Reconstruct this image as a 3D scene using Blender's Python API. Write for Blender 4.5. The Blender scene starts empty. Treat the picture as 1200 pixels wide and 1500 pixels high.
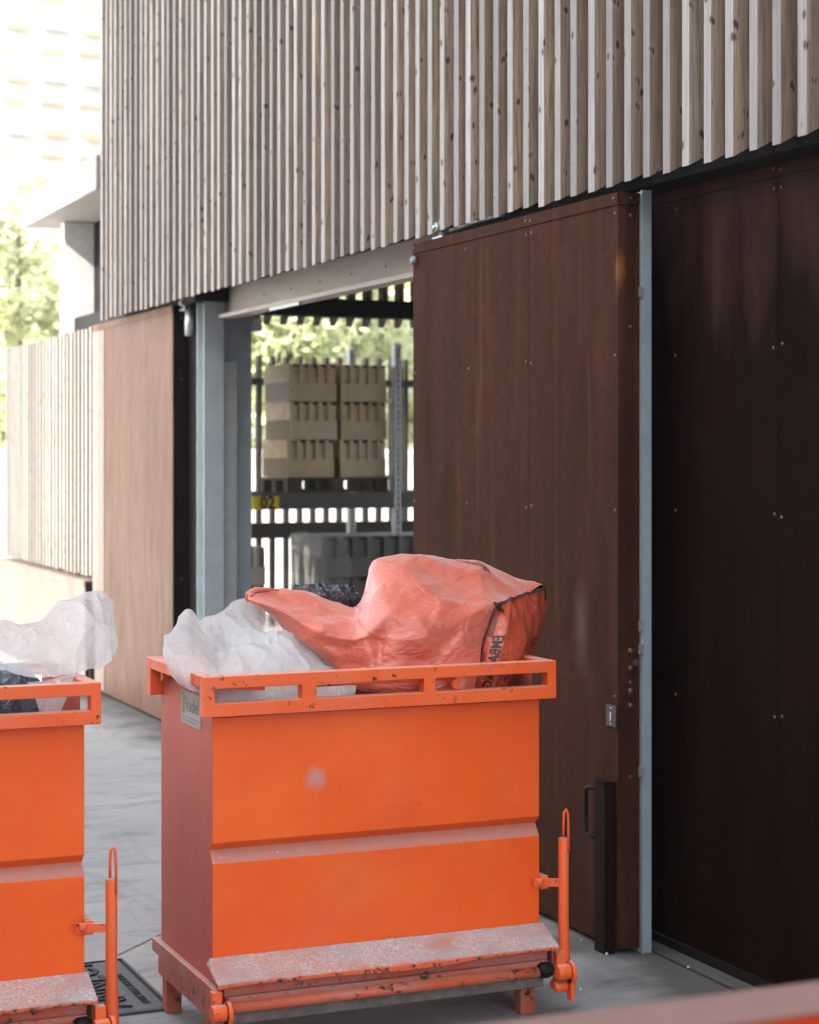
import bpy, bmesh, math, random
from mathutils import Vector, Matrix, noise
R = math.radians
random.seed(7)
S = bpy.context.scene
COL = S.collection

# ------------------------------------------------------------------ camera, world, sun, exposure
CAM = Vector((0, 0, 1.75)); F = 2800.0; TH = math.atan(1200 / 2800.0)
cd = bpy.data.cameras.new('camera'); cam = bpy.data.objects.new('camera', cd); COL.objects.link(cam)
cam.location = CAM; cam.rotation_euler = (R(90), 0, -TH)
cd.sensor_fit = 'HORIZONTAL'; cd.sensor_width = 36; cd.lens = 84
cd.shift_y = -85 / 1200.0
cd.clip_start = 0.1; cd.clip_end = 2000
cd.dof.use_dof = True; cd.dof.focus_distance = 6.0; cd.dof.aperture_fstop = 5.0
S.camera = cam

SUN_DIR = Vector((-0.76, -0.15, 0.60)).normalized()      # towards the sun
elev = math.asin(SUN_DIR.z); azim = math.atan2(SUN_DIR.x, SUN_DIR.y)
w = bpy.data.worlds.new("World"); S.world = w; w.use_nodes = True
nt = w.node_tree; bg = nt.nodes['Background']
sky = nt.nodes.new('ShaderNodeTexSky'); sky.sky_type = 'NISHITA'; sky.sun_disc = False
sky.sun_elevation = elev; sky.sun_rotation = azim; sky.dust_density = 2.5; sky.ozone_density = 1.0
hs = nt.nodes.new('ShaderNodeHueSaturation'); hs.inputs['Saturation'].default_value = 0.36
nt.links.new(sky.outputs[0], hs.inputs['Color']); nt.links.new(hs.outputs[0], bg.inputs[0])
bg.inputs[1].default_value = 0.13
sl = bpy.data.lights.new('sun', 'SUN'); sl.energy = 3.4; sl.angle = R(0.6); sl.color = (1, 0.93, 0.83)
so = bpy.data.objects.new('sun', sl); COL.objects.link(so)
so.rotation_euler = SUN_DIR.to_track_quat('Z', 'Y').to_euler(); so.location = (-10, -20, 30)
S.view_settings.view_transform = 'Standard'; S.view_settings.look = 'None'; S.view_settings.gamma = 1
S.view_settings.exposure = 2.4
S.render.resolution_x = 819; S.render.resolution_y = 1024
S.cycles.max_bounces = 10; S.cycles.transparent_max_bounces = 12

# ------------------------------------------------------------------ helpers
def ray(px, py):
    cx = (px - 600) / F; cz = (665 - py) / F
    return Vector((cx * math.cos(TH) + math.sin(TH), -cx * math.sin(TH) + math.cos(TH), cz))
def at(px, py, X=None, Y=None, Z=None):
    d = ray(px, py)
    if X is not None: t = X / d.x
    elif Y is not None: t = Y / d.y
    else: t = (Z - CAM.z) / d.z
    return CAM + d * t

def tag(o, label=None, cat=None, group=None, kind=None):
    if label: o['label'] = label
    if cat: o['category'] = cat
    if group: o['group'] = group
    if kind: o['kind'] = kind
    return o
def empty(name, loc, label, cat, group=None):
    o = bpy.data.objects.new(name, None); COL.objects.link(o); o.location = loc
    o.empty_display_size = 0.1
    return tag(o, label, cat, group)

def wloc(o):
    v = o.location.copy()
    while o.parent: o = o.parent; v += o.location
    return v

class MB:
    def __init__(s): s.bm = bmesh.new(); s.mi = 0; s.mats = []
    def mat(s, m):
        if m not in s.mats: s.mats.append(m)
        s.mi = s.mats.index(m); return s
    def face(s, vs):
        f = s.bm.faces.new(vs); f.material_index = s.mi; return f
    def poly(s, pts): return s.face([s.bm.verts.new(p) for p in pts])
    def prism(s, pts, ext):
        ext = Vector(ext); a = [s.bm.verts.new(p) for p in pts]; b = [s.bm.verts.new(Vector(p) + ext) for p in pts]
        n = len(a); s.face(list(reversed(a))); s.face(b)
        for i in range(n): s.face([a[i], a[(i + 1) % n], b[(i + 1) % n], b[i]])
        return s
    def box(s, x0, x1, y0, y1, z0, z1):
        return s.prism([(x0, y0, z0), (x1, y0, z0), (x1, y1, z0), (x0, y1, z0)], (0, 0, z1 - z0))
    def tube(s, path, r, n=12, caps=True):
        path = [Vector(p) for p in path]; rings = []
        rs = r if isinstance(r, (list, tuple)) else [r] * len(path)
        up = None
        for i, p in enumerate(path):
            d = (path[min(i + 1, len(path) - 1)] - path[max(i - 1, 0)]).normalized()
            if up is None:
                up = d.orthogonal().normalized()
            else:
                up = (up - d * up.dot(d)).normalized()
            q = d.cross(up)
            rings.append([s.bm.verts.new(p + (up * math.cos(a) + q * math.sin(a)) * rs[i]) for a in [2 * math.pi * k / n for k in range(n)]])
        for a, b in zip(rings, rings[1:]):
            for k in range(n):
                f = s.face([a[k], a[(k + 1) % n], b[(k + 1) % n], b[k]]); f.smooth = True
        if caps: s.face(list(reversed(rings[0]))); s.face(rings[-1])
        return s
    def dome(s, c, d, r, h, n=8):
        d = Vector(d).normalized(); c = Vector(c)
        s.tube([c - d * .001, c + d * h * .5, c + d * h * .9, c + d * h], [r, r * .95, r * .6, r * .15], n)
        return s
    def text(s, body, size, fn, ext=0.0, bold=0.0, subdiv=False):
        """flat lettering (with optional thickness) mapped through fn(x,y,h)"""
        cu = bpy.data.curves.new('t', 'FONT'); cu.body = body; cu.size = size; cu.offset = bold
        cu.align_x = 'LEFT'; cu.resolution_u = 2
        if ext: cu.extrude = ext
        ob = bpy.data.objects.new('t', cu); COL.objects.link(ob)
        bpy.context.view_layer.update()
        me = ob.to_mesh(); b2 = bmesh.new(); b2.from_mesh(me)
        bmesh.ops.triangulate(b2, faces=b2.faces)
        if subdiv: bmesh.ops.subdivide_edges(b2, edges=[e for e in b2.edges if e.calc_length() > size * .15], cuts=2, use_grid_fill=False); bmesh.ops.triangulate(b2, faces=b2.faces)
        vm = {v: s.bm.verts.new(fn(v.co.x, v.co.y, v.co.z)) for v in b2.verts}
        for f in b2.faces:
            try: s.face([vm[v] for v in f.verts])
            except ValueError: pass
        b2.free(); ob.to_mesh_clear(); bpy.data.objects.remove(ob); bpy.data.curves.remove(cu)
        return s
    def build(s, name, parent=None, bevel=0, smooth=False, recalc=True, segs=2, split=False):
        if recalc: bmesh.ops.recalc_face_normals(s.bm, faces=s.bm.faces)
        if split:            # every loose piece becomes a part of its own
            left = set(s.bm.verts); o = None
            while left:
                st = [left.pop()]; isl = set(st)
                while st:
                    for e in st.pop().link_edges:
                        for v in e.verts:
                            if v in left: left.discard(v); isl.add(v); st.append(v)
                m2 = MB(); m2.mats = s.mats; vm = {v: m2.bm.verts.new(v.co) for v in isl}
                for f in {f for v in isl for f in v.link_faces}:
                    nf = m2.bm.faces.new([vm[v] for v in f.verts]); nf.material_index = f.material_index; nf.smooth = f.smooth
                o = m2.build(name, parent, bevel, smooth, False, segs)
            s.bm.free(); return o
        me = bpy.data.meshes.new(name); s.bm.to_mesh(me); s.bm.free()
        if parent: me.transform(Matrix.Translation(-wloc(parent)))
        for m in s.mats: me.materials.append(m)
        o = bpy.data.objects.new(name, me); COL.objects.link(o)
        if smooth:
            for p in me.polygons: p.use_smooth = True
        if bevel:
            b = o.modifiers.new('bevel', 'BEVEL'); b.width = bevel; b.segments = segs; b.limit_method = 'ANGLE'; b.angle_limit = R(40)
        if parent: o.parent = parent
        return o

def copy_tree(o, parent=None):
    c = o.copy(); COL.objects.link(c); c.parent = parent
    for ch in o.children: copy_tree(ch, c)
    return c

# ------------------------------------------------------------------ materials
class NM:
    rand = False
    def __init__(s, name, rough=.6, spec=.5, metal=0.0):
        s.m = bpy.data.materials.new(name); s.m.use_nodes = True; s.t = s.m.node_tree
        s.b = s.t.nodes['Principled BSDF']; s.b.inputs['Roughness'].default_value = rough
        s.b.inputs['Specular IOR Level'].default_value = spec; s.b.inputs['Metallic'].default_value = metal
        s.tc = s.t.nodes.new('ShaderNodeTexCoord')
    def n(s, k): return s.t.nodes.new(k)
    def l(s, a, b): s.t.links.new(a, b)
    def coord(s, scale=(1, 1, 1), obj=True):
        mp = s.n('ShaderNodeMapping'); mp.inputs['Scale'].default_value = scale
        if s.rand:
            oi = s.n('ShaderNodeObjectInfo'); mu = s.n('ShaderNodeMath'); mu.operation = 'MULTIPLY'; mu.inputs[1].default_value = 37.0
            s.l(oi.outputs['Random'], mu.inputs[0]); ad = s.n('ShaderNodeVectorMath'); ad.operation = 'ADD'
            s.l(s.tc.outputs['Object'], ad.inputs[0]); s.l(mu.outputs[0], ad.inputs[1]); s.l(ad.outputs[0], mp.inputs[0])
        else: s.l(s.tc.outputs['Object'], mp.inputs[0])
        return mp.outputs[0]
    def noise(s, sc, scale=(1, 1, 1), detail=6, rough=.6, dist=0):
        x = s.n('ShaderNodeTexNoise'); x.inputs['Scale'].default_value = sc; x.inputs['Detail'].default_value = detail
        x.inputs['Roughness'].default_value = rough; x.inputs['Distortion'].default_value = dist
        s.l(s.coord(scale), x.inputs['Vector']); return x.outputs['Fac']
    def ramp(s, f, stops, interp='LINEAR'):
        r = s.n('ShaderNodeValToRGB'); r.color_ramp.interpolation = interp
        e = r.color_ramp.elements
        while len(e) < len(stops): e.new(.5)
        for el, (p, c) in zip(e, stops):
            el.position = p; el.color = (*c, 1) if isinstance(c, tuple) else (c, c, c, 1)
        s.l(f, r.inputs[0]); return r.outputs[0]
    def math(s, op, a, b=None):
        x = s.n('ShaderNodeMath'); x.operation = op; x.use_clamp = False
        for i, v in enumerate((a, b)):
            if v is None: continue
            if isinstance(v, (int, float)): x.inputs[i].default_value = v
            else: s.l(v, x.inputs[i])
        return x.outputs[0]
    def mix(s, f, a, b, mode='MIX'):
        x = s.n('ShaderNodeMix'); x.data_type = 'RGBA'; x.blend_type = mode; x.clamp_factor = True
        for i, v in ((0, f), (6, a), (7, b)):
            if isinstance(v, (int, float)): x.inputs[i].default_value = v
            elif isinstance(v, tuple): x.inputs[i].default_value = (*v, 1)
            else: s.l(v, x.inputs[i])
        return x.outputs[2]
    def base(s, c):
        if isinstance(c, tuple): s.b.inputs['Base Color'].default_value = (*c, 1)
        else: s.l(c, s.b.inputs['Base Color'])
    def rough(s, c): s.l(c, s.b.inputs['Roughness'])
    def bump(s, f, strength=.2, dist=.01):
        x = s.n('ShaderNodeBump'); x.inputs['Strength'].default_value = strength; x.inputs['Distance'].default_value = dist
        s.l(f, x.inputs['Height']); s.l(x.outputs[0], s.b.inputs['Normal'])
    def axis(s, i):
        x = s.n('ShaderNodeSeparateXYZ'); s.l(s.tc.outputs['Object'], x.inputs[0]); return x.outputs[i]

def plain(name, c, rough=.6, spec=.5, metal=0, var=.12, sc=14):
    m = NM(name, rough, spec, metal)
    f = m.noise(sc)
    m.base(m.mix(m.ramp(f, [(.3, 0.0), (.7, 1.0)]), tuple(v * (1 - var) for v in c), tuple(min(1, v * (1 + var)) for v in c)))
    m.bump(m.noise(sc * 6), .08, .004)
    return m.m

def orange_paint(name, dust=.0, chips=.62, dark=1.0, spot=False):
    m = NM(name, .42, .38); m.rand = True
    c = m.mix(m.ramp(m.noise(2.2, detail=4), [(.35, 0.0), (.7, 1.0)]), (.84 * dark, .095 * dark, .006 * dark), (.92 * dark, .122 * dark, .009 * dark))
    c = m.mix(m.math('MULTIPLY', m.ramp(m.noise(1.7, (1, 1, 1.4), 5, .6), [(.48, 0.0), (.72, 1.0)]), .45), c, (.92 * dark, .185 * dark, .022 * dark))
    # faint dust bloom and scuffs
    c = m.mix(m.math('MULTIPLY', m.ramp(m.noise(3.1, (1, 1, .5), 8, .65), [(.50, 0.0), (.75, 1.0)]), .14), c, (.45, .25, .2))
    sc = m.ramp(m.noise(26, (1, 1, .22), 5, .7), [(.68, 0.0), (.74, 1.0)])
    c = m.mix(m.math('MULTIPLY', sc, .35), c, (.8, .35, .22))
    vd = m.n('ShaderNodeVectorMath'); vd.operation = 'DISTANCE'; m.l(m.tc.outputs['Object'], vd.inputs[0]); vd.inputs[1].default_value = tuple(at(463, 1140, Y=5.31) - Vector((2.185, 5.58, 0)))
    sm = m.ramp(m.math('ADD', vd.outputs['Value'], m.math('MULTIPLY', m.math('SUBTRACT', m.noise(45, (1, 1, .6), 8, .8), .5), .11)), [(.0, .75), (.042, 0.0)])
    if spot: c = m.mix(sm, c, (.42, .36, .38))
    scr = m.ramp(m.noise(5, (30, 1, .5), 5, .75), [(.70, 0.0), (.72, 1.0)]); c = m.mix(m.math('MULTIPLY', m.math('MULTIPLY', scr, m.ramp(m.noise(3.3), [(.5, 0.0), (.58, 1.0)])), .5), c, (.62, .30, .2))
    if dust:
        d = m.ramp(m.noise(7, (1, 1, 1), 9, .7), [(.34, 0.0), (.62, 1.0)])
        c = m.mix(m.math('MULTIPLY', d, dust), c, (.36, .33, .34))
        sp = m.ramp(m.noise(120, detail=3), [(.62, 0.0), (.68, 1.0)])
        c = m.mix(m.math('MULTIPLY', m.math('MULTIPLY', sp, m.ramp(m.noise(4), [(.45, 0.0), (.6, 1.0)])), dust), c, (.75, .74, .72))
    gm = m.n('ShaderNodeNewGeometry'); sx = m.n('ShaderNodeSeparateXYZ'); m.l(gm.outputs['Normal'], sx.inputs[0])
    c = m.mix(m.math('MULTIPLY', m.ramp(sx.outputs[2], [(.75, 0.0), (.95, 1.0)]), m.ramp(m.noise(11), [(.2, .45), (.7, .9)])), c, (.60, .38, .31))
    ch = m.math('MULTIPLY', m.ramp(m.noise(38, detail=6, rough=.7), [(chips, 0.0), (chips + .02, 1.0)]), m.ramp(m.noise(5.3, detail=3), [(.5, 0.0), (.56, 1.0)]))
    c = m.mix(ch, c, (.035, .022, .018))
    m.base(c)
    m.rough(m.ramp(m.noise(9, detail=6), [(.3, .34), (.7, .55)]))
    m.bump(m.math('ADD', m.noise(2.4, detail=2), m.math('MULTIPLY', m.noise(90, detail=2), .02)), .45, .025)
    return m.m
ORANGE = orange_paint('orange_paint', 0, .70, 1.0, True)
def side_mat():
    m = NM('orange_paint_sky_tinted_side', .5, .3); m.rand = True
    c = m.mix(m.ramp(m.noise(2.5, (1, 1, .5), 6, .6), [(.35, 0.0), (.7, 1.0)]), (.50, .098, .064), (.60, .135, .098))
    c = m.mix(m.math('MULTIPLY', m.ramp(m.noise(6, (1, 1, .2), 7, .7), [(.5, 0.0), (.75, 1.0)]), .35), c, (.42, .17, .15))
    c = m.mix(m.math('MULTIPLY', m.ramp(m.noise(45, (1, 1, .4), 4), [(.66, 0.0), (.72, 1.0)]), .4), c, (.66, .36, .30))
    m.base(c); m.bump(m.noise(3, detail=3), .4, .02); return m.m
ORANGE_SIDE = side_mat()  # dusty side coat with the grazing sky reflection painted in as mauve
ORANGE_WORN = orange_paint('orange_paint_chipped', .12, .60)
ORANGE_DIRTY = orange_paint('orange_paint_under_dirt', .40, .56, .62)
CHANNEL = plain('scraped_grey_channel', (.16, .13, .12), .6, .4, .2, .45, 18)
ORANGE_ROD = orange_paint('orange_paint_rod', .3, .55, .72)
# apron: caked with pale cement dust, bare orange lip at the outer edge
def apron_mat():
    m = NM('orange_paint_cement_dust', .7, .35); m.rand = True
    o = (.62, .10, .03)
    d = m.ramp(m.noise(5, (1, 2, 2), 8, .7), [(.36, 0.0), (.60, 1.0)])
    c = m.mix(m.math('MULTIPLY', d, .85), (.50, .22, .16), (.37, .35, .355))
    w_ = m.math('MULTIPLY', m.ramp(m.noise(130, detail=6, rough=.8), [(.44, 0.0), (.66, 1.0)]), m.ramp(m.noise(4.6, detail=5, rough=.7), [(.38, 0.0), (.58, 1.0)]))
    c = m.mix(m.math('MULTIPLY', w_, .8), c, (.72, .71, .70))
    lip = m.math('ADD', m.axis(2), m.math('MULTIPLY', m.noise(30), .014))
    c = m.mix(m.ramp(m.math('MULTIPLY', m.math('SUBTRACT', lip, .240), 50), [(.3, 1.0), (.62, 0.0)]), c, o)
    ch = m.math('MULTIPLY', m.ramp(m.noise(42, detail=6, rough=.75), [(.55, 0.0), (.57, 1.0)]), m.ramp(m.math('MULTIPLY', m.math('SUBTRACT', lip, .240), 50), [(.25, 1.0), (.5, 0.0)]))
    c = m.mix(ch, c, (.04, .025, .02)); m.base(c); m.bump(m.noise(60, detail=6), .35, .006)
    return m.m
APRON = apron_mat()
LEDGE = (lambda m: (m.base(m.mix(m.ramp(m.noise(160, (.4, 1, 1), 2), [(.70, 0.0), (.73, 1.0)]), m.mix(m.ramp(m.noise(6), [(.3, 0.0), (.7, 1.0)]), (.55, .17, .11), (.45, .21, .17)), (.75, .72, .7))), m.bump(m.noise(50), .1, .003), m.m)[2])(NM('orange_paint_ledge_dust', .55, .45))

def rust(name, a, b, streak, rough=(.42, .62), spec=.5, band=None, smudge=None):
    m = NM(name, .5, spec)
    f = m.noise(5, (1, 1, .35), 9, .7)
    c = m.mix(m.ramp(f, [(.3, 0.0), (.7, 1.0)]), a, b)
    st = m.ramp(m.noise(15, (1, 1, .045), 4, .5), [(.55, 0.0), (.78, 1.0)])
    zf = m.ramp(m.math('ADD', m.axis(2), m.math('MULTIPLY', m.noise(3), .8)), [(.0, .15), (1.0, 1.0)])
    c = m.mix(m.math('MULTIPLY', st, .36), c, streak)
    mo = m.ramp(m.noise(26, (1, 1, .7), 8, .75), [(.48, 0.0), (.66, 1.0)]); c = m.mix(m.math('MULTIPLY', mo, .14), c, streak)
    sp = m.ramp(m.noise(150, detail=4), [(.62, 0.0), (.75, 1.0)])
    c = m.mix(m.math('MULTIPLY', sp, .5), c, streak)
    for (pt, rad, col, amt) in smudge or ():
        mp = m.n('ShaderNodeMapping'); mp.vector_type = 'POINT'; mp.inputs['Location'].default_value = (-pt.x, -pt.y, -pt.z * .35); mp.inputs['Scale'].default_value = (1, 1, .35); m.l(m.tc.outputs['Object'], mp.inputs[0])
        ln = m.n('ShaderNodeVectorMath'); ln.operation = 'LENGTH'; m.l(mp.outputs[0], ln.inputs[0])
        q = m.ramp(m.math('ADD', ln.outputs['Value'], m.math('MULTIPLY', m.math('SUBTRACT', m.noise(9, (1, 1, .4), 6, .7), .5), rad * 1.3)), [(rad * .15, 1.0), (rad, 0.0)])
        c = m.mix(m.math('MULTIPLY', q, amt), c, col)
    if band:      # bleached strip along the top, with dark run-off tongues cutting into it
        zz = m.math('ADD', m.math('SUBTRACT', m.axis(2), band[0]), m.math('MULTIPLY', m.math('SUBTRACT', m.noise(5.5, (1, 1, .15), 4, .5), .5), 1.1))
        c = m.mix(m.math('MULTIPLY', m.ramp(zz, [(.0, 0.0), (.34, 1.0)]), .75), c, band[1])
    # dark run-off stains in the upper band
    dk = m.math('MULTIPLY', m.ramp(m.noise(3, (1, 1, .3), 7, .65), [(.48, 0.0), (.66, 1.0)]), .4)
    c = m.mix(dk, c, tuple(v * .5 for v in a))
    m.base(c)
    m.rough(m.ramp(m.noise(14, (1, 1, .2), 6), [(.3, rough[0]), (.7, rough[1])]))
    m.bump(m.math('ADD', m.noise(2.2, (1, 1, .6), 3), m.math('MULTIPLY', m.noise(180, detail=4), .10)), .22, .012)
    return m.m
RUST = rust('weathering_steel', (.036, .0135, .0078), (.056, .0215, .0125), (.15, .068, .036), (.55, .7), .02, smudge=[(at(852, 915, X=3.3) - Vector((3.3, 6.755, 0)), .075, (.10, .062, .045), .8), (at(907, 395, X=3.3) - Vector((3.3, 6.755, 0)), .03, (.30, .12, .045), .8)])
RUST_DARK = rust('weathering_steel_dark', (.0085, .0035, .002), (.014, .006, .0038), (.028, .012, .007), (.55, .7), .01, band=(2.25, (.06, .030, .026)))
RUST_PALE = rust('weathering_steel_glare', (.135, .066, .041), (.18, .093, .060), (.24, .14, .095), (.4, .6), .22)  # same steel as the near door, grazing sky glare put into a paler base
PLINTH = rust('sunlit_rusty_steel', (.125, .088, .072), (.165, .12, .10), (.20, .155, .13), (.4, .6))  # rusty steel in full sun, its lit paleness put into the base colour
DARK = plain('dark_soffit_board', (.012, .011, .011), .8, .2)
BLACKISH = plain('dark_steel_and_gap_shade', (.014, .008, .0055), .7, .05)  # dark post steel, also the painted shade at the far door edge
DARKSTEEL = plain('dark_painted_steel', (.010, .009, .009), .55, .15)
BLUEGREY = plain('blue_grey_painted_steel', (.29, .335, .36), .45, .5, 0, .08, 6)
GREYPANEL = plain('grey_jamb_board', (.40, .405, .395), .6)
GALV = plain('galvanised_steel', (.50, .52, .53), .38, .5, .7, .15, 30)
GALV_DULL = plain('dull_galvanised_steel', (.20, .21, .21), .5, .5, .3, .15, 30)
SCREW = plain('screw_head_steel', (.13, .085, .06), .45, .5, .5)
RUSTTRIM = plain('rusty_edge_trim', (.16, .08, .055), .5)
LINTEL = (lambda m: (m.base(m.mix(m.ramp(m.noise(5, (1, .3, 1), 7), [(.35, 0.0), (.7, 1.0)]), (.36, .30, .26), (.52, .47, .42))), m.bump(m.noise(40), .1, .003), m.m)[2])(NM('pale_primed_lintel_steel', .45, .5))

PITCH_ = .13
def wood(name, a, b, knot, streak=.5):
    m = NM(name, .75, .25)
    # every batten gets its own grain by shifting the pattern with its position
    f = m.noise(14, (3, 3, .18), 8, .65, 1.2)
    c = m.mix(m.ramp(f, [(.3, 0.0), (.7, 1.0)]), a, b)
    big = m.noise(7.69, (1, 1, .12), 2, .5)
    c = m.mix(m.ramp(big, [(.3, 0.0), (.7, .45)]), c, tuple(v * .55 for v in a))
    fl = m.math('FLOOR', m.math('DIVIDE', m.math('ADD', m.axis(1), 39.04 - 5.175), PITCH_)); wn = m.n('ShaderNodeTexWhiteNoise'); wn.noise_dimensions = '1D'; m.l(fl, wn.inputs['W'])
    c = m.mix(m.ramp(wn.outputs['Value'], [(0.0, 0.0), (.35, .08), (1.0, .75)]), c, tuple(v * .50 for v in a))
    gr = m.ramp(m.noise(60, (1.6, 1.6, .05), 4, .6), [(.46, 0.0), (.62, 1.0)])
    c = m.mix(m.math('MULTIPLY', gr, streak), c, tuple(v * .5 for v in a))
    v = m.n('ShaderNodeTexVoronoi'); v.inputs['Scale'].default_value = 5.0; v.inputs['Randomness'].default_value = 1.0
    wv = m.n('ShaderNodeMapping'); wv.inputs['Scale'].default_value = (2.8, 2.8, 2.0); m.l(m.tc.outputs['Object'], wv.inputs[0])
    ad = m.n('ShaderNodeVectorMath'); ad.operation = 'ADD'; nz = m.n('ShaderNodeTexNoise'); nz.inputs['Scale'].default_value = 9
    sc = m.n('ShaderNodeVectorMath'); sc.operation = 'SCALE'; sc.inputs['Scale'].default_value = .12
    m.l(nz.outputs['Color'], sc.inputs[0]); m.l(wv.outputs[0], ad.inputs[0]); m.l(sc.outputs[0], ad.inputs[1]); m.l(ad.outputs[0], v.inputs['Vector'])
    k = m.ramp(v.outputs['Distance'], [(.11, 1.0), (.18, 0.0)])
    halo = m.ramp(v.outputs['Distance'], [(.12, .5), (.42, 0.0)])
    c = m.mix(halo, c, tuple(v_ * .55 for v_ in b))
    c = m.mix(m.math('MULTIPLY', k, .9), c, knot)
    m.base(c); m.bump(m.noise(60, (3, 3, .06), 3), .3, .003)
    return m.m
WOOD_FRONT = wood('weathered_silver_larch', (.36, .35, .34), (.54, .53, .52), (.08, .065, .055), .4)
WOOD_SIDE = wood('brown_larch_side', (.37, .285, .215), (.67, .53, .41), (.05, .03, .022), .75)

def concrete():
    m = NM('grey_concrete_paving', .75, .35)
    c = m.mix(m.ramp(m.noise(.7, detail=8, rough=.6), [(.3, 0.0), (.7, 1.0)]), (.285, .284, .275), (.385, .382, .37))
    c = m.mix(m.math('MULTIPLY', m.ramp(m.noise(2.2, (1, 3, 1), 8, .7, .8), [(.5, 0.0), (.68, 1.0)]), .55), c, (.10, .105, .105))
    c = m.mix(m.math('MULTIPLY', m.ramp(m.noise(160, detail=3), [(.5, 0.0), (.75, 1.0)]), .35), c, (.30, .30, .29))
    c = m.mix(m.math('MULTIPLY', m.ramp(m.noise(55, detail=3), [(.60, 0.0), (.68, 1.0)]), .25), c, (.08, .08, .08))
    tm = m.ramp(m.noise(1.1, (2.2, .35, 1), 6, .7, 1.5), [(.54, 0.0), (.64, 1.0)]); c = m.mix(m.math('MULTIPLY', tm, .30), c, (.12, .12, .118))
    so = m.ramp(m.noise(.9, detail=3, dist=.8), [(.60, 0.0), (.66, 1.0)]); c = m.mix(m.math('MULTIPLY', so, .45), c, (.11, .10, .09))
    gr_ = m.ramp(m.noise(260, detail=2), [(.66, 0.0), (.70, 1.0)]); c = m.mix(m.math('MULTIPLY', gr_, .5), c, (.55, .54, .52))
    gr_ = m.ramp(m.noise(210, detail=2), [(.66, 0.0), (.70, 1.0)]); c = m.mix(m.math('MULTIPLY', gr_, .6), c, (.06, .06, .06))
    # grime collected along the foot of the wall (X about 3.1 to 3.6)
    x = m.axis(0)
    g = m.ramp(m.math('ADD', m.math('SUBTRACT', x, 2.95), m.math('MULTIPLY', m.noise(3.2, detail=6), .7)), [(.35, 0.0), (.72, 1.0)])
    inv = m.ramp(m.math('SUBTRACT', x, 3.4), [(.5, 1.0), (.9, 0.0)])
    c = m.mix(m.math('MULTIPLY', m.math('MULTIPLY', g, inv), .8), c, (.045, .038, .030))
    m.base(c); m.bump(m.noise(90, detail=5), .25, .004)
    return m.m
CONC = concrete()
JOINT = plain('dark_joint', (.03, .03, .03), .9)
IRON = plain('cast_iron_grey', (.075, .09, .10), .42, .5, .35, .2, 40)
IRONDARK = plain('cast_iron_dark', (.010, .010, .012), .6)

def bagmat(name, a, b, rough=.34, trans=0.0, clear=0.0, coat=.0, creases=.25, sheen=0):
    m = NM(name, rough, .5)
    m.b.inputs['Sheen Weight'].default_value = sheen; m.b.inputs['Sheen Roughness'].default_value = .45
    c = m.mix(m.ramp(m.noise(5, detail=5), [(.35, 0.0), (.7, 1.0)]), a, b)
    m.base(c)
    m.b.inputs['Coat Weight'].default_value = coat; m.b.inputs['Coat Roughness'].default_value = .42; m.b.inputs['Coat IOR'].default_value = 1.5 + .4 * (coat >= 1)
    v = m.n('ShaderNodeTexVoronoi'); v.feature = 'DISTANCE_TO_EDGE'; v.inputs['Scale'].default_value = 9
    wv = m.n('ShaderNodeMapping'); m.l(m.tc.outputs['Object'], wv.inputs[0]); wv.inputs['Scale'].default_value = (1, 1, 1.3)
    ad = m.n('ShaderNodeVectorMath'); ad.operation = 'ADD'; nz = m.n('ShaderNodeTexNoise'); nz.inputs['Scale'].default_value = 6
    sc = m.n('ShaderNodeVectorMath'); sc.operation = 'SCALE'; sc.inputs['Scale'].default_value = .5
    m.l(nz.outputs['Color'], sc.inputs[0]); m.l(wv.outputs[0], ad.inputs[0]); m.l(sc.outputs[0], ad.inputs[1]); m.l(ad.outputs[0], v.inputs['Vector'])
    h = m.math('ADD', m.math('MULTIPLY', m.ramp(v.outputs['Distance'], [(0.0, 0.0), (.25, 1.0)]), .6), m.math('MULTIPLY', m.noise(18, detail=6, rough=.65, dist=.6), .6))
    m.bump(h, creases, .012)
    if trans or clear:
        out = m.t.nodes['Material Output']; tr = m.n('ShaderNodeBsdfTranslucent'); m.l(c, tr.inputs[0])
        tp = m.n('ShaderNodeBsdfTransparent'); m1 = m.n('ShaderNodeMixShader'); m2 = m.n('ShaderNodeMixShader')
        m1.inputs[0].default_value = trans; m2.inputs[0].default_value = clear
        m.l(m.b.outputs[0], m1.inputs[1]); m.l(tr.outputs[0], m1.inputs[2])
        m.l(m1.outputs[0], m2.inputs[1]); m.l(tp.outputs[0], m2.inputs[2]); m.l(m2.outputs[0], out.inputs[0])
    return m.m
BAG_OR = bagmat('orange_woven_plastic', (.70, .135, .075), (.80, .195, .125), .34, .10, 0, .8, .34, sheen=.62)
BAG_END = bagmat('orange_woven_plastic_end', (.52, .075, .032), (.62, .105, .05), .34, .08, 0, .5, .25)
FILM = bagmat('milky_plastic_film', (.90, .91, .91), (.96, .96, .96), .18, .60, .17, .8, .45)
FILM_CLEAR = bagmat('clear_wrap_film', (.75, .76, .77), (.85, .85, .86), .2, .35, .78, .3, .5)
BAG_BK = bagmat('black_plastic_film', (.008, .010, .014), (.014, .017, .022), .2, 0, 0, .3, .6)
BAG_BLUE = bagmat('dark_blue_plastic_film', (.03, .045, .06), (.06, .085, .11), .25, .1, 0, .4, .5)
INK = plain('black_print', (.015, .012, .012), .5)
HEM = plain('frayed_hem_tape', (.10, .09, .09), .7, .3, 0, .9, 160)

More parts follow.
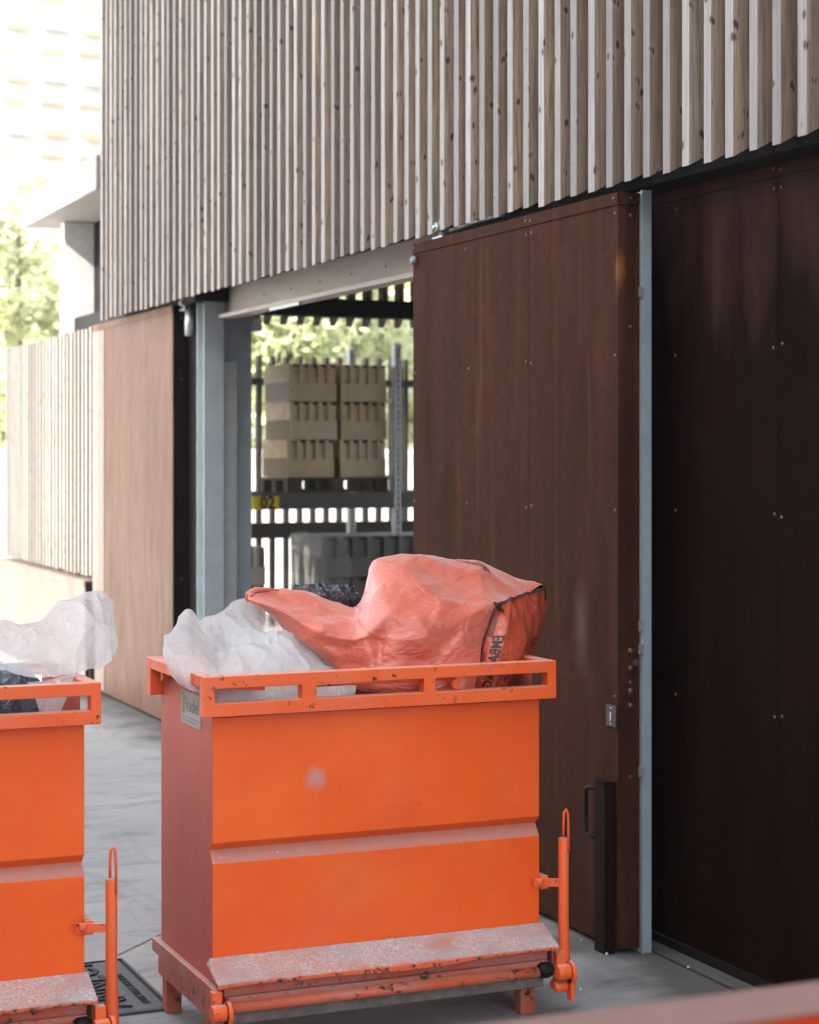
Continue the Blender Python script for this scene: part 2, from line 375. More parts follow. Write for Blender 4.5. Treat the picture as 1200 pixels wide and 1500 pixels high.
# ------------------------------------------------------------------ surfaces from control grids
def cr(p0, p1, p2, p3, t):
    return .5 * ((2 * p1) + (p2 - p0) * t + (2 * p0 - 5 * p1 + 4 * p2 - p3) * t * t + (3 * p1 - p0 - 3 * p2 + p3) * t ** 3)
def spl(P, u, closed=False):
    n = len(P)
    if closed:
        u = u % n; i = int(u); t = u - i
        return cr(P[(i - 1) % n], P[i % n], P[(i + 1) % n], P[(i + 2) % n], t)
    u = max(0, min(n - 1 - 1e-6, u)); i = int(u); t = u - i
    g = lambda k: P[max(0, min(n - 1, k))]
    return cr(g(i - 1), g(i), g(i + 1), g(i + 2), t)
def tri(x): x = x % 1.0; return abs(x - .5) * 4 - 1
class Crumple:
    """taut concave facets meeting in sharp creases (squared distance to scattered points), at three sizes"""
    def __init__(s, seed, amp=.012, k=5.0, n=3, st=(1, 1, 1)):
        r = random.Random(seed); s.o = Vector((r.random() * 50, r.random() * 50, r.random() * 50)); s.amp = amp; s.k = k; s.n = n; s.st = Vector(st)
        s.m = Matrix.Rotation(r.uniform(-.7, .7), 3, 'Y') @ Matrix.Rotation(r.uniform(-.5, .5), 3, 'X')
    def __call__(s, p):
        v = 0.0; a = s.amp; k = s.k; q0 = s.m @ p; q0 = Vector((q0.x * s.st.x, q0.y * s.st.y, q0.z * s.st.z))
        for i in range(s.n):
            q = q0 * k + s.o + noise.noise_vector(q0 * k * .7 + s.o) * .35
            d = noise.voronoi(q)[0]
            v += a * ((d[0] ** 2) * 1.6 - .35) * (.55 + .9 * abs(noise.noise(q * .5)) if i else 1)
            a *= .34; k *= 2.3
        return -v
class Surf:
    def __init__(s, rows, closed=False, crumple=None):
        s.rows = rows; s.closed = closed; s.cr = crumple; s.nr = len(rows); s.nc = len(rows[0])
    def raw(s, u, v):     # u along columns 0..nc-1, v across rows
        return spl([spl(r, u) for r in s.rows], v, s.closed)
    def nrm(s, u, v):
        e = .04
        a = s.raw(min(u + e, s.nc - 1), v) - s.raw(max(u - e, 0), v)
        if s.closed: b = s.raw(u, v + e) - s.raw(u, v - e)
        else: b = s.raw(u, min(v + e, s.nr - 1)) - s.raw(u, max(v - e, 0))
        n = a.cross(b)
        return n.normalized() if n.length > 1e-9 else Vector((0, -1, 0))
    def p(s, u, v, off=0.0):
        q = s.raw(u, v); n = s.nrm(u, v)
        return q + n * ((s.cr(q) if s.cr else 0) + off)
    def mesh(s, mb, du, dv, ragged=0.0):
        NU = int((s.nc - 1) * du); NV = int((s.nr if s.closed else s.nr - 1) * dv)
        vs = []
        for j in range(NV + (0 if s.closed else 1)):
            row = []
            for i in range(NU + 1):
                p = s.p(i / du, j / dv)
                row.append(mb.bm.verts.new(p))
            vs.append(row)
        for j in range(NV):
            a = vs[j]; b = vs[(j + 1) % len(vs)]
            for i in range(NU):
                f = mb.face([a[i], a[i + 1], b[i + 1], b[i]]); f.smooth = True
        return vs
def G(rows):  # rows of (px,py,Y)
    return [[at(a, b, Y=c) for a, b, c in r] for r in rows]

# ------------------------------------------------------------------ SETTING: ground
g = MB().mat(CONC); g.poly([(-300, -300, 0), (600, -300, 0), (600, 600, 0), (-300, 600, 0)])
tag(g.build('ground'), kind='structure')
PALEG = plain('pale_bounce_gravel', (.52, .50, .45), .9, .2, 0, .2, 3)
mb = MB().mat(PALEG); mb.poly([(-30, 13.9, .006), (3.35, 13.9, .006), (3.35, 60, .006), (-30, 60, .006)]); mb.poly([(3.62, 13.3, .006), (30, 13.3, .006), (30, 60, .006), (3.62, 60, .006)])
tag(mb.build('added_bounce_ground'), kind='structure')  # pale ground added to bounce sunlight up to the canopy and blocks
j = MB().mat(JOINT)
p0 = at(150, 1411, Z=0); p1 = at(233, 1371, Z=0); d = (p1 - p0).normalized(); nrm = Vector((-d.y, d.x, 0)) * .0025
a = p0 - d * 6; b = p0 + d * 4.0
for (a, b, nn) in ((p0 + d * .04, p0 + d * 2.2, nrm), ((3.43, 3.0, 0), (3.43, 7.6, 0), Vector((.006, 0, 0)))):
    a = Vector(a); b = Vector(b); z = Vector((0, 0, .003)); j.poly([a - nn + z, a + nn + z, b + nn + z, b - nn + z])
tag(j.build('pavement_joint'), kind='structure')

PEB = plain('pale_grit', (.55, .53, .50), .8)
rp = random.Random(5)
for k in range(14):
    x, y = rp.uniform(2.95, 3.45), rp.uniform(4.9, 6.2); r_ = rp.uniform(.003, .007)
    mb = MB().mat(PEB); mb.tube([(x, y, .0), (x + r_ * .3, y, r_ * .9), (x, y + r_ * .2, r_ * 1.5)], [r_, r_ * .9, r_ * .3], 6)
    o = mb.build('pebble'); tag(o, 'small pale pebble on grimy concrete at the foot of the right wall', 'pebble', 'pebbles by the foot of the wall')
# manhole cover
mc = empty('manhole_cover', (1.37, 6.14, 0), 'square cast iron manhole cover with raised lettering between two orange skips', 'manhole cover')
m_ = MB().mat(JOINT); X0, X1, Y0, Y1 = 1.07, 1.67, 5.84, 6.44
m_.box(X0 - .012, X1 + .012, Y0 - .012, Y1 + .012, .001, .0035)
m_.mat(IRON)
for (a, b, c, d_) in ((X0 - .02, X0 - .011, Y0 - .02, Y1 + .02), (X1 + .011, X1 + .02, Y0 - .02, Y1 + .02), (X0 - .011, X1 + .011, Y0 - .02, Y0 - .011), (X0 - .011, X1 + .011, Y1 + .011, Y1 + .02)):
    m_.box(a, b, c, d_, .0, .009)
m_.build('frame', mc)
m_ = MB().mat(IRON); m_.box(X0, X1, Y0, Y1, .0, .007); m_.build('plate', mc, .002)
m_ = MB().mat(IRONDARK)
for i, (s_, sz, x) in enumerate((('ANNECY', .165, X1 - .10), ('VILLE D', .15, X1 - .27), ('EAUX', .17, X1 - .46))):
    m_.text(s_, sz, lambda u, v, h, x=x: Vector((x - v, Y0 + .04 + u * .86, .0095 + h)), .0025, .001)
m_.text('EAUX USEES NOMINAL', .036, lambda u, v, h: Vector((X1 - .035 - v, Y0 + .06 + u, .0082 + h)), .001)
m_.build('raised_lettering', mc)

# ------------------------------------------------------------------ BUILDING
shed = empty('timber_clad_shed', (3.5, 8, 0), 'long storage shed with vertical timber battens above dark rusty steel panels', 'building')
XB = 3.30; ZB = 2.69; PITCH = .13; YL = 13.22; YR = 3.0; TOP = 6.0
mb = MB()
n = int((YL - YR) / PITCH)
rnd = random.Random(3)
for i in range(n):
    y = YL - .045 - i * PITCH + rnd.uniform(-.003, .003); wd = .045 + rnd.uniform(-.002, .002); dz = rnd.uniform(-.006, .006)
    x0 = XB + rnd.uniform(-.003, .003); x1 = 3.395
    zb = ZB + dz; zs = zb + (x1 - x0) * .52
    A = [Vector((x0, y, zb)), Vector((x1, y, zs)), Vector((x1, y, TOP)), Vector((x0, y, TOP))]
    B = [p + Vector((0, wd, 0)) for p in A]
    va = [mb.bm.verts.new(p) for p in A]; vb = [mb.bm.verts.new(p) for p in B]
    mb.mat(WOOD_SIDE); mb.face(va); mb.face(vb[::-1]); mb.face([va[1], va[2], vb[2], vb[1]][::-1]); mb.face([va[0], va[1], vb[1], vb[0]][::-1]); mb.face([va[2], va[3], vb[3], vb[2]][::-1])
    mb.mat(WOOD_FRONT); mb.face([va[0], va[3], vb[3], vb[0]])
mb.build('timber_cladding', shed)
mb = MB().mat(DARK)
mb.box(3.398, 3.44, YR, YL - .05, 2.78, TOP - .02)      # backing board
mb.build('backing_board', shed)
mb = MB().mat(DARK); mb.box(3.442, 3.66, YR + .01, 7.7, 2.70, 2.80); mb.box(3.442, 3.66, 11.4, 13.1, 2.70, 2.80); mb.box(3.442, 3.66, 7.701, 11.399, 2.79, 2.80); mb.box(3.37, 3.396, 5.9, 13.0, 2.745, 2.76); mb.build('door_track', shed)
# steel wall right of opening
RJ = random.Random(77)
def panel_mesh(mb, x, y0, y1, z0, z1, th, seams, mat, top=True, screw_rows=(.9, 1.55, 2.1), mid=True):
    """vertical steel sheets facing -X with thin open seams, domed screws and a folded top trim"""
    ys = [y0] + sorted(seams) + [y1]
    for a, b in zip(ys, ys[1:]):
        mb.mat(mat); mb.box(x, x + .006, a + .0015, b - .0015, z0, z1 - .045)
        mb.mat(SCREW)
        for zz in list(screw_rows) + [z1 - .075, z1 - .02]:
            for yy in (a + .022, b - .022): mb.dome((x - (.004 if zz > z1 - .04 else 0), yy + RJ.uniform(-.004, .004), zz + RJ.uniform(-.006, .006)), (-1, 0, 0), .0065, .0035)
            if mid and b - a > .7: mb.dome((x, (a + b) / 2 + RJ.uniform(-.02, .02), zz), (-1, 0, 0), .0065, .0035)
    mb.mat(DARK); mb.box(x + .0065, x + th, y0 + .002, y1 - .002, z0 + .002, z1 - .006)
    mb.mat(mat)
    if top: mb.box(x - .004, x + .004, y0, y1, z1 - .043, z1)
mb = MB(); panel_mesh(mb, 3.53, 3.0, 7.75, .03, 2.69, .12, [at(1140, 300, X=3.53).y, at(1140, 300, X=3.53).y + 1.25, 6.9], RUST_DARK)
mb.mat(DARKSTEEL).box(3.515, 3.53, 3.0, 7.75, .0, .028)
mb.build('steel_wall', shed)
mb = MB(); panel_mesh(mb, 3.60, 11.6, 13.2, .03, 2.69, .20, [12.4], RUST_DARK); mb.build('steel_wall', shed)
# lintel: channel beam with a bright bottom flange
mb = MB().mat(LINTEL)
Yl0, Yl1 = 7.6, 11.45
mb.box(3.66, 3.70, Yl0, Yl1, 2.622, 2.86); mb.box(3.60, 3.70, Yl0, Yl1, 2.595, 2.62)
mb.mat(GALV); mb.box(3.598, 3.612, 9.95, 10.45, 2.575, 2.594)
mb.mat(SCREW)
for k in range(8): mb.dome((3.66, 7.9 + k * .47, 2.69), (-1, 0, 0), .008, .004)
mb.build('lintel', shed, .003)
# left column & jamb
COLM = plain('column_grey_steel', (.42, .475, .495), .45, .5, 0, .08, 6)
mb = MB().mat(COLM); mb.box(3.51, 3.64, 11.44, 11.452, .0, 2.705); mb.box(3.565, 3.58, 11.452, 11.58, .0, 2.70); mb.box(3.51, 3.64, 11.58, 11.592, .0, 2.70)
mb.build('steel_column', shed, .002)
mb = MB().mat(GREYPANEL); mb.box(3.645, 3.745, 11.50, 11.56, 0, 2.33); mb.build('jamb_board', shed, .003)
mb = MB().mat(BLUEGREY); mb.box(3.66, 3.875, 11.595, 11.66, 0, 2.74); mb.build('door_jamb', shed, .003)
# end wall battens over a beam (Y = 13.2), open below
mb = MB()
k = 0; x = 3.62
while x < 9.2:
    A = [Vector((x, 13.2, ZB + .085)), Vector((x, 13.29, ZB + .01)), Vector((x, 13.29, TOP)), Vector((x, 13.2, TOP))]
    mb.mat(WOOD_SIDE).prism(A, (.045, 0, 0)); x += PITCH; k += 1
mb.build('timber_cladding', shed)
mb = MB().mat(DARKSTEEL); mb.box(3.45, 9.3, 13.06, 13.195, 2.755, 2.885); mb.box(3.45, 9.3, 13.08, 13.19, 4.6, 4.75); mb.build('end_beam', shed)
mb = MB().mat(DARK)
mb.box(3.25, 9.4, 2.9, 13.35, TOP, TOP + .25); mb.build('roof', shed)
mb = MB().mat(RUST_DARK); mb.box(9.25, 9.4, 3.0, 8.0, 0, TOP - .01); mb.box(9.25, 9.4, 8.0, 13.2, 3.0, TOP - .01); mb.build('rear_wall', shed)
mb = MB().mat(RUST_DARK); mb.box(3.66, 9.24, 2.9, 2.99, 0, TOP - .01); mb.build('gable_wall', shed)
# upper wall lining behind lintel
mb = MB().mat(DARK); mb.box(3.71, 3.76, 3.0, 13.0, 2.80, TOP - .02); mb.build('inner_lining', shed)
# inside cross beam and purlins
mb = MB().mat(DARKSTEEL)
for yy in (9.0, 11.6): mb.box(3.77, 9.2, yy, yy + .12, 3.6, 3.85)
mb.build('cross_beam', shed, split=True)
# flat canopy at far corner
mb = MB().mat(plain('pale_canopy_board', (.34, .325, .305), .7)); mb.box(3.30, 8.6, 13.36, 15.85, 3.63, 3.88); mb.build('canopy', shed, .01)
mb = MB().mat(DARKSTEEL); mb.box(3.77, 5.2, 15.3, 15.4, 2.9, 3.625); mb.box(3.77, 3.83, 13.4, 15.29, 2.79, 3.625); mb.box(3.60, 3.765, 13.4, 15.28, 2.40, 2.85); mb.mat(BLUEGREY).box(3.77, 5.2, 15.28, 15.42, 2.78, 2.895)  # last dark box is a hidden beam added to keep sun off the blocks
mb.build('high_window_and_sun_stop', shed)
mb = MB().mat(plain('pale_render', (.86, .85, .83), .8)); mb.box(3.52, 3.765, 15.3, 15.42, 2.72, 3.625); mb.build('window_pier', shed)

COLG = plain('guide_blue_grey_steel', (.28, .34, .375), .4, .5, 0, .1, 6)
# sliding doors
def sliding_door(name, x, y0, y1, z1, th, mat, label, near_handle, seams, edge=None):
    r = empty(name, Vector((x, (y0 + y1) / 2, 0)) - shed.location, None, None); r.parent = shed; r['label'] = label
    mb = MB(); panel_mesh(mb, x, y0, y1, .02, z1, th, seams, mat)
    mb.mat(edge or mat); mb.box(x + .004, x + th, y0 - .004, y0 + .001, .02, z1 - .045)      # return face (near edge)
    mb.box(x + .004, x + th, y0 - .008, y0 - .004, z1 - .043, z1)
    mb.mat(SCREW)
    for zz in (z1 - .02, z1 - .08, z1 - .47, .62, .95): mb.dome((x + th * .55, y0 - .006, zz), (0, -1, 0), .007, .004)
    mb.build('steel_skin', r)
    return r
d1 = sliding_door('sliding_door', 3.30, 5.85, 7.66, 2.665, .083, RUST, 'near rusty brown sliding door parked open behind the skip', True, [at(775, 400, X=3.30).y])
# near door details
mb = MB().mat(COLG); mb.box(3.385, 3.423, 5.83, 5.842, .0, 2.675); mb.box(3.385, 3.389, 5.842, 5.93, .0, 2.67); mb.build('edge_guide', d1, .001)
mb = MB().mat(GALV)
for zz in (2.30, 1.13, 1.05, .62): mb.box(3.372, 3.387, 5.825, 5.835, zz, zz + .035)
mb.build('guide_clip', d1, split=True)
mb = MB().mat(plain('lock_plate_steel', (.028, .018, .014), .5)); c = at(898, 1060, X=3.30); mb.box(3.292, 3.30, c.y - .035, c.y + .035, c.z - .01, c.z + .065)
mb.mat(GALV); mb.box(3.289, 3.292, c.y - .004, c.y + .004, c.z + .01, c.z + .04); mb.dome((3.292, c.y, c.z + .055), (-1, 0, 0), .004, .003); mb.dome((3.292, c.y, c.z), (-1, 0, 0), .004, .003)
mb.build('lock_plate', d1, .001)
mb = MB().mat(SCREW)
for zz in (1.06, 1.0, .92, .87): mb.dome((3.345, 5.845, zz), (0, -1, 0), .011, .01)
mb.box(3.352, 3.372, 5.832, 5.846, 1.01, 1.03); mb.build('latch', d1, split=True)
p = at(884, 1146, X=3.27)
mb = MB().mat(BLACKISH); mb.box(3.255, 3.297, p.y - .035, p.y + .04, .0, p.z); mb.mat(BLACKISH).box(3.250, 3.299, p.y - .04, p.y + .045, p.z + .001, p.z + .006); mb.build('guide_post', d1, .002)
q = p.y + .042
mb = MB().mat(DARKSTEEL); zt = p.z - .03; zb_ = zt - .17
mb.tube([(3.265, q - .004, zt), (3.262, q + .05, zt), (3.26, q + .062, zt - .006), (3.26, q + .068, zt - .02), (3.26, q + .068, zb_ + .02), (3.26, q + .062, zb_ + .006), (3.262, q + .05, zb_), (3.265, q - .004, zb_)], .008, 8)
mb.build('handle', d1)
def roller(parent, x, y, z):
    mb = MB().mat(GALV)
    mb.box(x - .02, x + .02, y - .05, y + .05, z, z + .012); mb.tube([(x, y, z + .01), (x, y, z + .08)], .012, 8)
    mb.tube([(x - .03, y, z + .05), (x + .03, y, z + .05)], .022, 12); mb.dome((x - .03, y, z + .05), (-1, 0, 0), .012, .01)
    mb.build('roller_bracket', parent, .002)
roller(d1, 3.34, 7.45, 2.667)
mb = MB().mat(GALV_DULL); mb.tube([(3.36, 7.4, 2.70), (3.35, 7.15, 2.705), (3.37, 6.9, 2.71)], .008, 8)
mb.dome((3.294, 7.63, 2.59), (-1, 0, 0), .022, .02, 12); mb.build('guide_rod', d1)
d2 = sliding_door('sliding_door', 3.42, 11.82, 13.92, 2.70, .10, RUST_PALE, 'far orange brown sliding door slid to the left', False, [12.87], BLACKISH)  # near edge coloured black to paint the shaded gap
roller(d2, 3.47, 11.72, 2.66); 
mb = MB().mat(GALV); mb.tube([(3.50, 11.70, 2.50), (3.50, 11.70, 2.66)], .035, 14); mb.build('track_stop', d2)
mb = MB().mat(DARKSTEEL); mb.box(3.524, 3.56, 11.60, 11.812, .0, 2.68); mb.build('gap_shade_fill', d2)  # dark sheet added to blacken the shaded recess behind the door
mb = MB().mat(plain('sunlit_strip_paint', (.30, .235, .20), .6)); mb.box(3.4155, 3.4185, 13.585, 13.918, .03, 2.65); mb.build('sunlit_strip', d2)  # pale strip paints the sun patch at the far end of the door
mb = MB().mat(DARKSTEEL); mb.box(3.385, 3.415, 13.86, 13.92, .0, .55); mb.build('guide_post', d2, .002)

# ------------------------------------------------------------------ slat fences round the yard
def slat_run(mb, p0, dirv, dep, length, z0, z1, pitch=.13, wd=.045, seed=1, front=None, dark=False):
    r = random.Random(seed); dirv = Vector(dirv); dep = Vector(dep); t = 0
    while t < length:
        q = Vector(p0) + dirv * (t + r.uniform(-.003, .003)); e = r.uniform(-.008, .008)
        A = [q + Vector((0, 0, z0 + e)), q + dep + Vector((0, 0, z0 + e)), q + dep + Vector((0, 0, z1 + e)), q + Vector((0, 0, z1 + e))]
        mb.mat(WOOD_DARK if dark else WOOD_SIDE).prism(A, dirv * wd)
        if front:
            n_ = -dep.normalized() * .002; mb.mat(front).prism([A[0] + n_, A[3] + n_, A[3] + n_ + dirv * wd, A[0] + n_ + dirv * wd], -n_ * .9)
        t += pitch
WOOD_DARK = wood('shade_dark_slat', (.02, .015, .012), (.035, .027, .021), (.02, .015, .01), .3)  # dark tone stands for slats that are backlit and in shade
WOOD_FENCE = wood('pale_fence_larch', (.25, .232, .212), (.36, .335, .305), (.07, .055, .045), .4)  # pale larch for the fence slat fronts
fe = empty('slat_fence', (3.42, 15.5, 0), 'pale vertical timber slat fence on a low rusty steel plinth beyond the far sliding door', 'fence')
mb = MB(); slat_run(mb, (3.42, 13.98, 0), (0, 1, 0), (.09, 0, 0), 3.2, .84, 2.69, pitch=.124, wd=.066, front=WOOD_FENCE, dark=True); mb.build('slats', fe)  # dark slat sides paint the shade in the gaps
mb = MB().mat(WOOD_SIDE); mb.box(3.515, 3.56, 13.95, 17.15, 1.0, 1.1); mb.box(3.515, 3.56, 13.95, 17.15, 2.4, 2.5); mb.build('rail', fe, split=True)
mb = MB(); panel_mesh(mb, 3.36, 13.93, 17.3, .0, .80, .22, [15.4], PLINTH, True, (.3,)); mb.mat(PLINTH).box(3.352, 3.59, 13.93, 17.3, .801, .812); mb.build('plinth', fe)
fb = empty('slat_fence', (6.5, 17.2, 0), 'rear vertical slat fence seen through the open doorway behind the pallet rack', 'fence')
mb = MB(); slat_run(mb, (3.62, 17.2, 0), (1, 0, 0), (0, .09, 0), 6.5, .10, 2.68, pitch=.137, wd=.036, seed=4, dark=True); mb.build('slats', fb)
mb = MB().mat(DARKSTEEL); mb.box(3.6, 10.1, 17.13, 17.195, 2.40, 2.47); mb.box(3.6, 10.1, 17.13, 17.195, .95, 1.10); mb.build('rail', fb, split=True)
mb = MB().mat(WOOD_SIDE); slat_run(mb, (10.1, 13.3, 0), (0, 1, 0), (.09, 0, 0), 3.9, .1, 2.68, seed=9)
o = mb.build('slat_fence'); tag(o, 'side run of the slat fence closing the yard behind the shed', 'fence')

# ------------------------------------------------------------------ pallet rack with blocks
rk = empty('pallet_rack', (5.2, 14.5, 0), 'grey steel pallet rack with perforated upright behind the open doorway', 'rack')
def upright(x, y0, y1):
    mb = MB().mat(GALV)
    for yy in (y0, y1):
        mb.box(x - .030, x - .008, yy, yy + .06, 0, 2.64); mb.box(x + .008, x + .030, yy, yy + .06, 0, 2.64); mb.box(x - .030, x + .030, yy + .061, yy + .064, 0, 2.64)
        z = .05
        while z < 2.6:
            mb.box(x - .0078, x + .0078, yy + .004, yy + .03, z, z + .03); z += .05
    z = .3
    while z < 2.5:
        mb.box(x + .002, x + .02, y0 + .065, y1 - .001, z, z + .04); z += .62
    return mb.build('upright', rk)
upright(5.985, 14.2, 15.2); upright(3.72, 14.2, 15.2); upright(8.6, 14.2, 15.2)
RACKBEAM = plain('rack_beam_grey', (.105, .11, .105), .5, .5, .2)
for y in (14.19, 15.20):
    for (a, b) in ((3.76, 5.945), (6.025, 8.56)):
        mb = MB().mat(RACKBEAM); mb.box(a, b, y, y + .05, 1.315, 1.44); mb.build('beam', rk, .004)
YEL = plain('yellow_sign_vinyl', (.88, .64, .04), .4)
pa = at(379, 747, Y=14.18); pb = at(409, 727, Y=14.18)
mb = MB().mat(YEL); mb.box(pa.x - .06, pb.x, 14.178, 14.187, pa.z, pb.z)
mb.mat(INK); p = at(381, 745, Y=14.18); mb.text('02', .145, lambda u, v, h: Vector((p.x + u * .86, 14.175, p.z + v * .92)), 0, .004)
mb.build('number_sign', rk)
CARD = [plain('tan_clay_block', (.72, .57, .39), .85, .2, 0, .1, 8), plain('tan_clay_block_pale', (.76, .62, .45), .85, .2, 0, .1, 8)]
CARDD = plain('tan_block_dark_slot', (.05, .035, .025), .9)
GREYB = plain('grey_wrapped_block', (.17, .16, .14), .6, .4, 0, .15, 8)
PALW = plain('pallet_wood', (.10, .075, .055), .85)
def block(x0, x1, y0, y1, z0, z1, m, ribs, label, group):
    mb = MB().mat(m)
    h = z1 - z0; n = 5 if ribs else 4; wv = x1 - x0
    mb.box(x0, x1, y0 + .032, y1, z0 + .001, z1 - .001)
    mb.box(x0, x1, y0, y0 + .0315, z0 + .002, z0 + h * .5)            # plain lower half of the face
    step = wv / n
    for k in range(n):                                                # ribbed upper half
        mb.box(x0 + step * k, x0 + step * (k + .38), y0, y0 + .0315, z0 + h * .5 + .0005, z1 - .002)
    mb.box(x0 + .001, x1 - .001, y0 + .016, y0 + .0315, z0 + h * .5 + .0005, z1 - .024)
    mb.mat(CARDD)
    for k in range(n): mb.box(x0 + step * (k + .40), x0 + step * (k + .98), y0 + .017, y0 + .031, z1 - .0225, z1 - .003)
    # perforated long side
    m2 = 14; sy = (y1 - y0 - .03) / m2
    for k in range(m2): mb.box(x0 - .0015, x0 - .0003, y0 + .02 + sy * k, y0 + .02 + sy * (k + .42), z0 + .004, z0 + h * .52)
    o = mb.build('clay_block'); tag(o, label, 'block', group); return o
def pallet(x0, x1, y0, y1, z, label):
    r = empty('wooden_pallet', ((x0 + x1) / 2, (y0 + y1) / 2, z), label, 'pallet', 'wooden pallets carrying clay blocks')
    mb = MB().mat(PALW)
    for k in range(3):
        for q in range(3):
            xx = x0 + (x1 - x0 - .1) * k / 2; yy = y0 + (y1 - y0 - .1) * q / 2
            mb.box(xx, xx + .1, yy, yy + .1, z + .0205, z + .095)
    mb.build('spacer_block', r, split=True)
    mb = MB().mat(PALW)
    for q in range(3): yy = y0 + (y1 - y0 - .1) * q / 2; mb.box(x0, x1, yy, yy + .1, z + .003, z + .02)
    mb.box(x0, x1, y0, y1, z + .0955, z + .118); mb.build('deck', r)
    return r
pallet(5.07, 5.93, 14.28, 14.95, 1.441, 'wooden pallet on the rack beam under the tan blocks')
lay = ['bottom', 'middle', 'top']
for k in range(3):
    z0 = 1.441 + .12 + k * .31 * .98
    for c_, (a, b) in enumerate(((5.09, 5.487), (5.525, 5.92))):
        e = rnd.uniform(-.014, .014)
        block(a + e, b + e, 14.30 + rnd.uniform(0, .012), 14.92, z0, z0 + .30, CARD[(k + c_) % 2], True,
              'tan clay block on the rack shelf, %s layer, %s of the pair' % (lay[k], ('left', 'right')[c_]), 'tan clay blocks on the rack shelf')
# wrap film over the top left
mb = MB().mat(FILM_CLEAR)
rows = G([[(386, 553, 14.9), (400, 549, 14.7), (415, 547, 14.45), (424, 547, 14.285), (450, 548, 14.283), (495, 549, 14.283)],
          [(386, 570, 14.9), (400, 572, 14.7), (414, 572, 14.45), (423.4, 575, 14.28), (428, 573, 14.28), (432, 565, 14.28)],
          [(386, 590, 14.9), (400, 592, 14.7), (413, 594, 14.45), (422.6, 600, 14.28), (424, 598, 14.28), (426, 590, 14.28)]])
Surf(rows, False, Crumple(5, .008, 7)).mesh(mb, 8, 10)
tag(mb.build('stretch_film'), 'torn stretch film over the top left corner of the tan blocks on the rack', 'plastic film')
# lower stacks
pallet(3.95, 4.85, 14.1, 15.0, .0, 'wooden pallet on the ground below the number sign')
k = 0
for k in range(3):
    z0 = .12 + k * .30
    o = block(4.40, 4.86, 14.2, 14.95, z0, z0 + .30, GREYB, True, 'grey pink block stacked on the ground left of the wrapped stack, %s layer' % lay[k], 'grey blocks on the ground left')
pallet(5.28, 6.86, 14.05, 14.9, .002, 'wooden pallet under the film wrapped grey blocks')
for k in range(3):
    z0 = .122 + k * .325
    for c_ in range(3):
        a = 5.30 + c_ * .52
        block(a, a + .50, 14.10, 14.85, z0, z0 + .322, GREYB, False, 'dark grey film wrapped block on the ground, %s layer, %s of three' % (lay[k], ('left', 'middle', 'right')[c_]), 'wrapped grey blocks on the ground')
mb = MB().mat(FILM_CLEAR)
rows = [[Vector((5.285, 14.86, z)), Vector((5.28, 14.6, z)), Vector((5.28, 14.3, z)), Vector((5.285, 14.085, z)), Vector((5.36, 14.08, z)), Vector((5.5 + .05 * math.sin(z * 9), 14.082, z))] for z in (.2, .5, .8, 1.07)]
rows.append([Vector((5.40, 14.84, 1.105)), Vector((5.40, 14.6, 1.108)), Vector((5.40, 14.3, 1.108)), Vector((5.42, 14.15, 1.108)), Vector((5.5, 14.14, 1.108)), Vector((5.62, 14.14, 1.106))])
Surf(rows, False, Crumple(15, .012, 6)).mesh(mb, 12, 8)
tag(mb.build('stretch_film'), 'cloudy stretch film wrapped round the dark grey blocks on the ground', 'plastic film')

# ------------------------------------------------------------------ background: wall, trees, flats
WHITEW = plain('white_render', (.74, .73, .71), .8)
mb = MB().mat(WHITEW); mb.box(-1.0, 26, 27, 27.25, 0, 1.75); mb.box(-1.0, 26, 26.95, 27.3, 1.752, 1.82)
tag(mb.build('garden_wall'), 'low white rendered wall under the trees beyond the slat fences', 'wall')

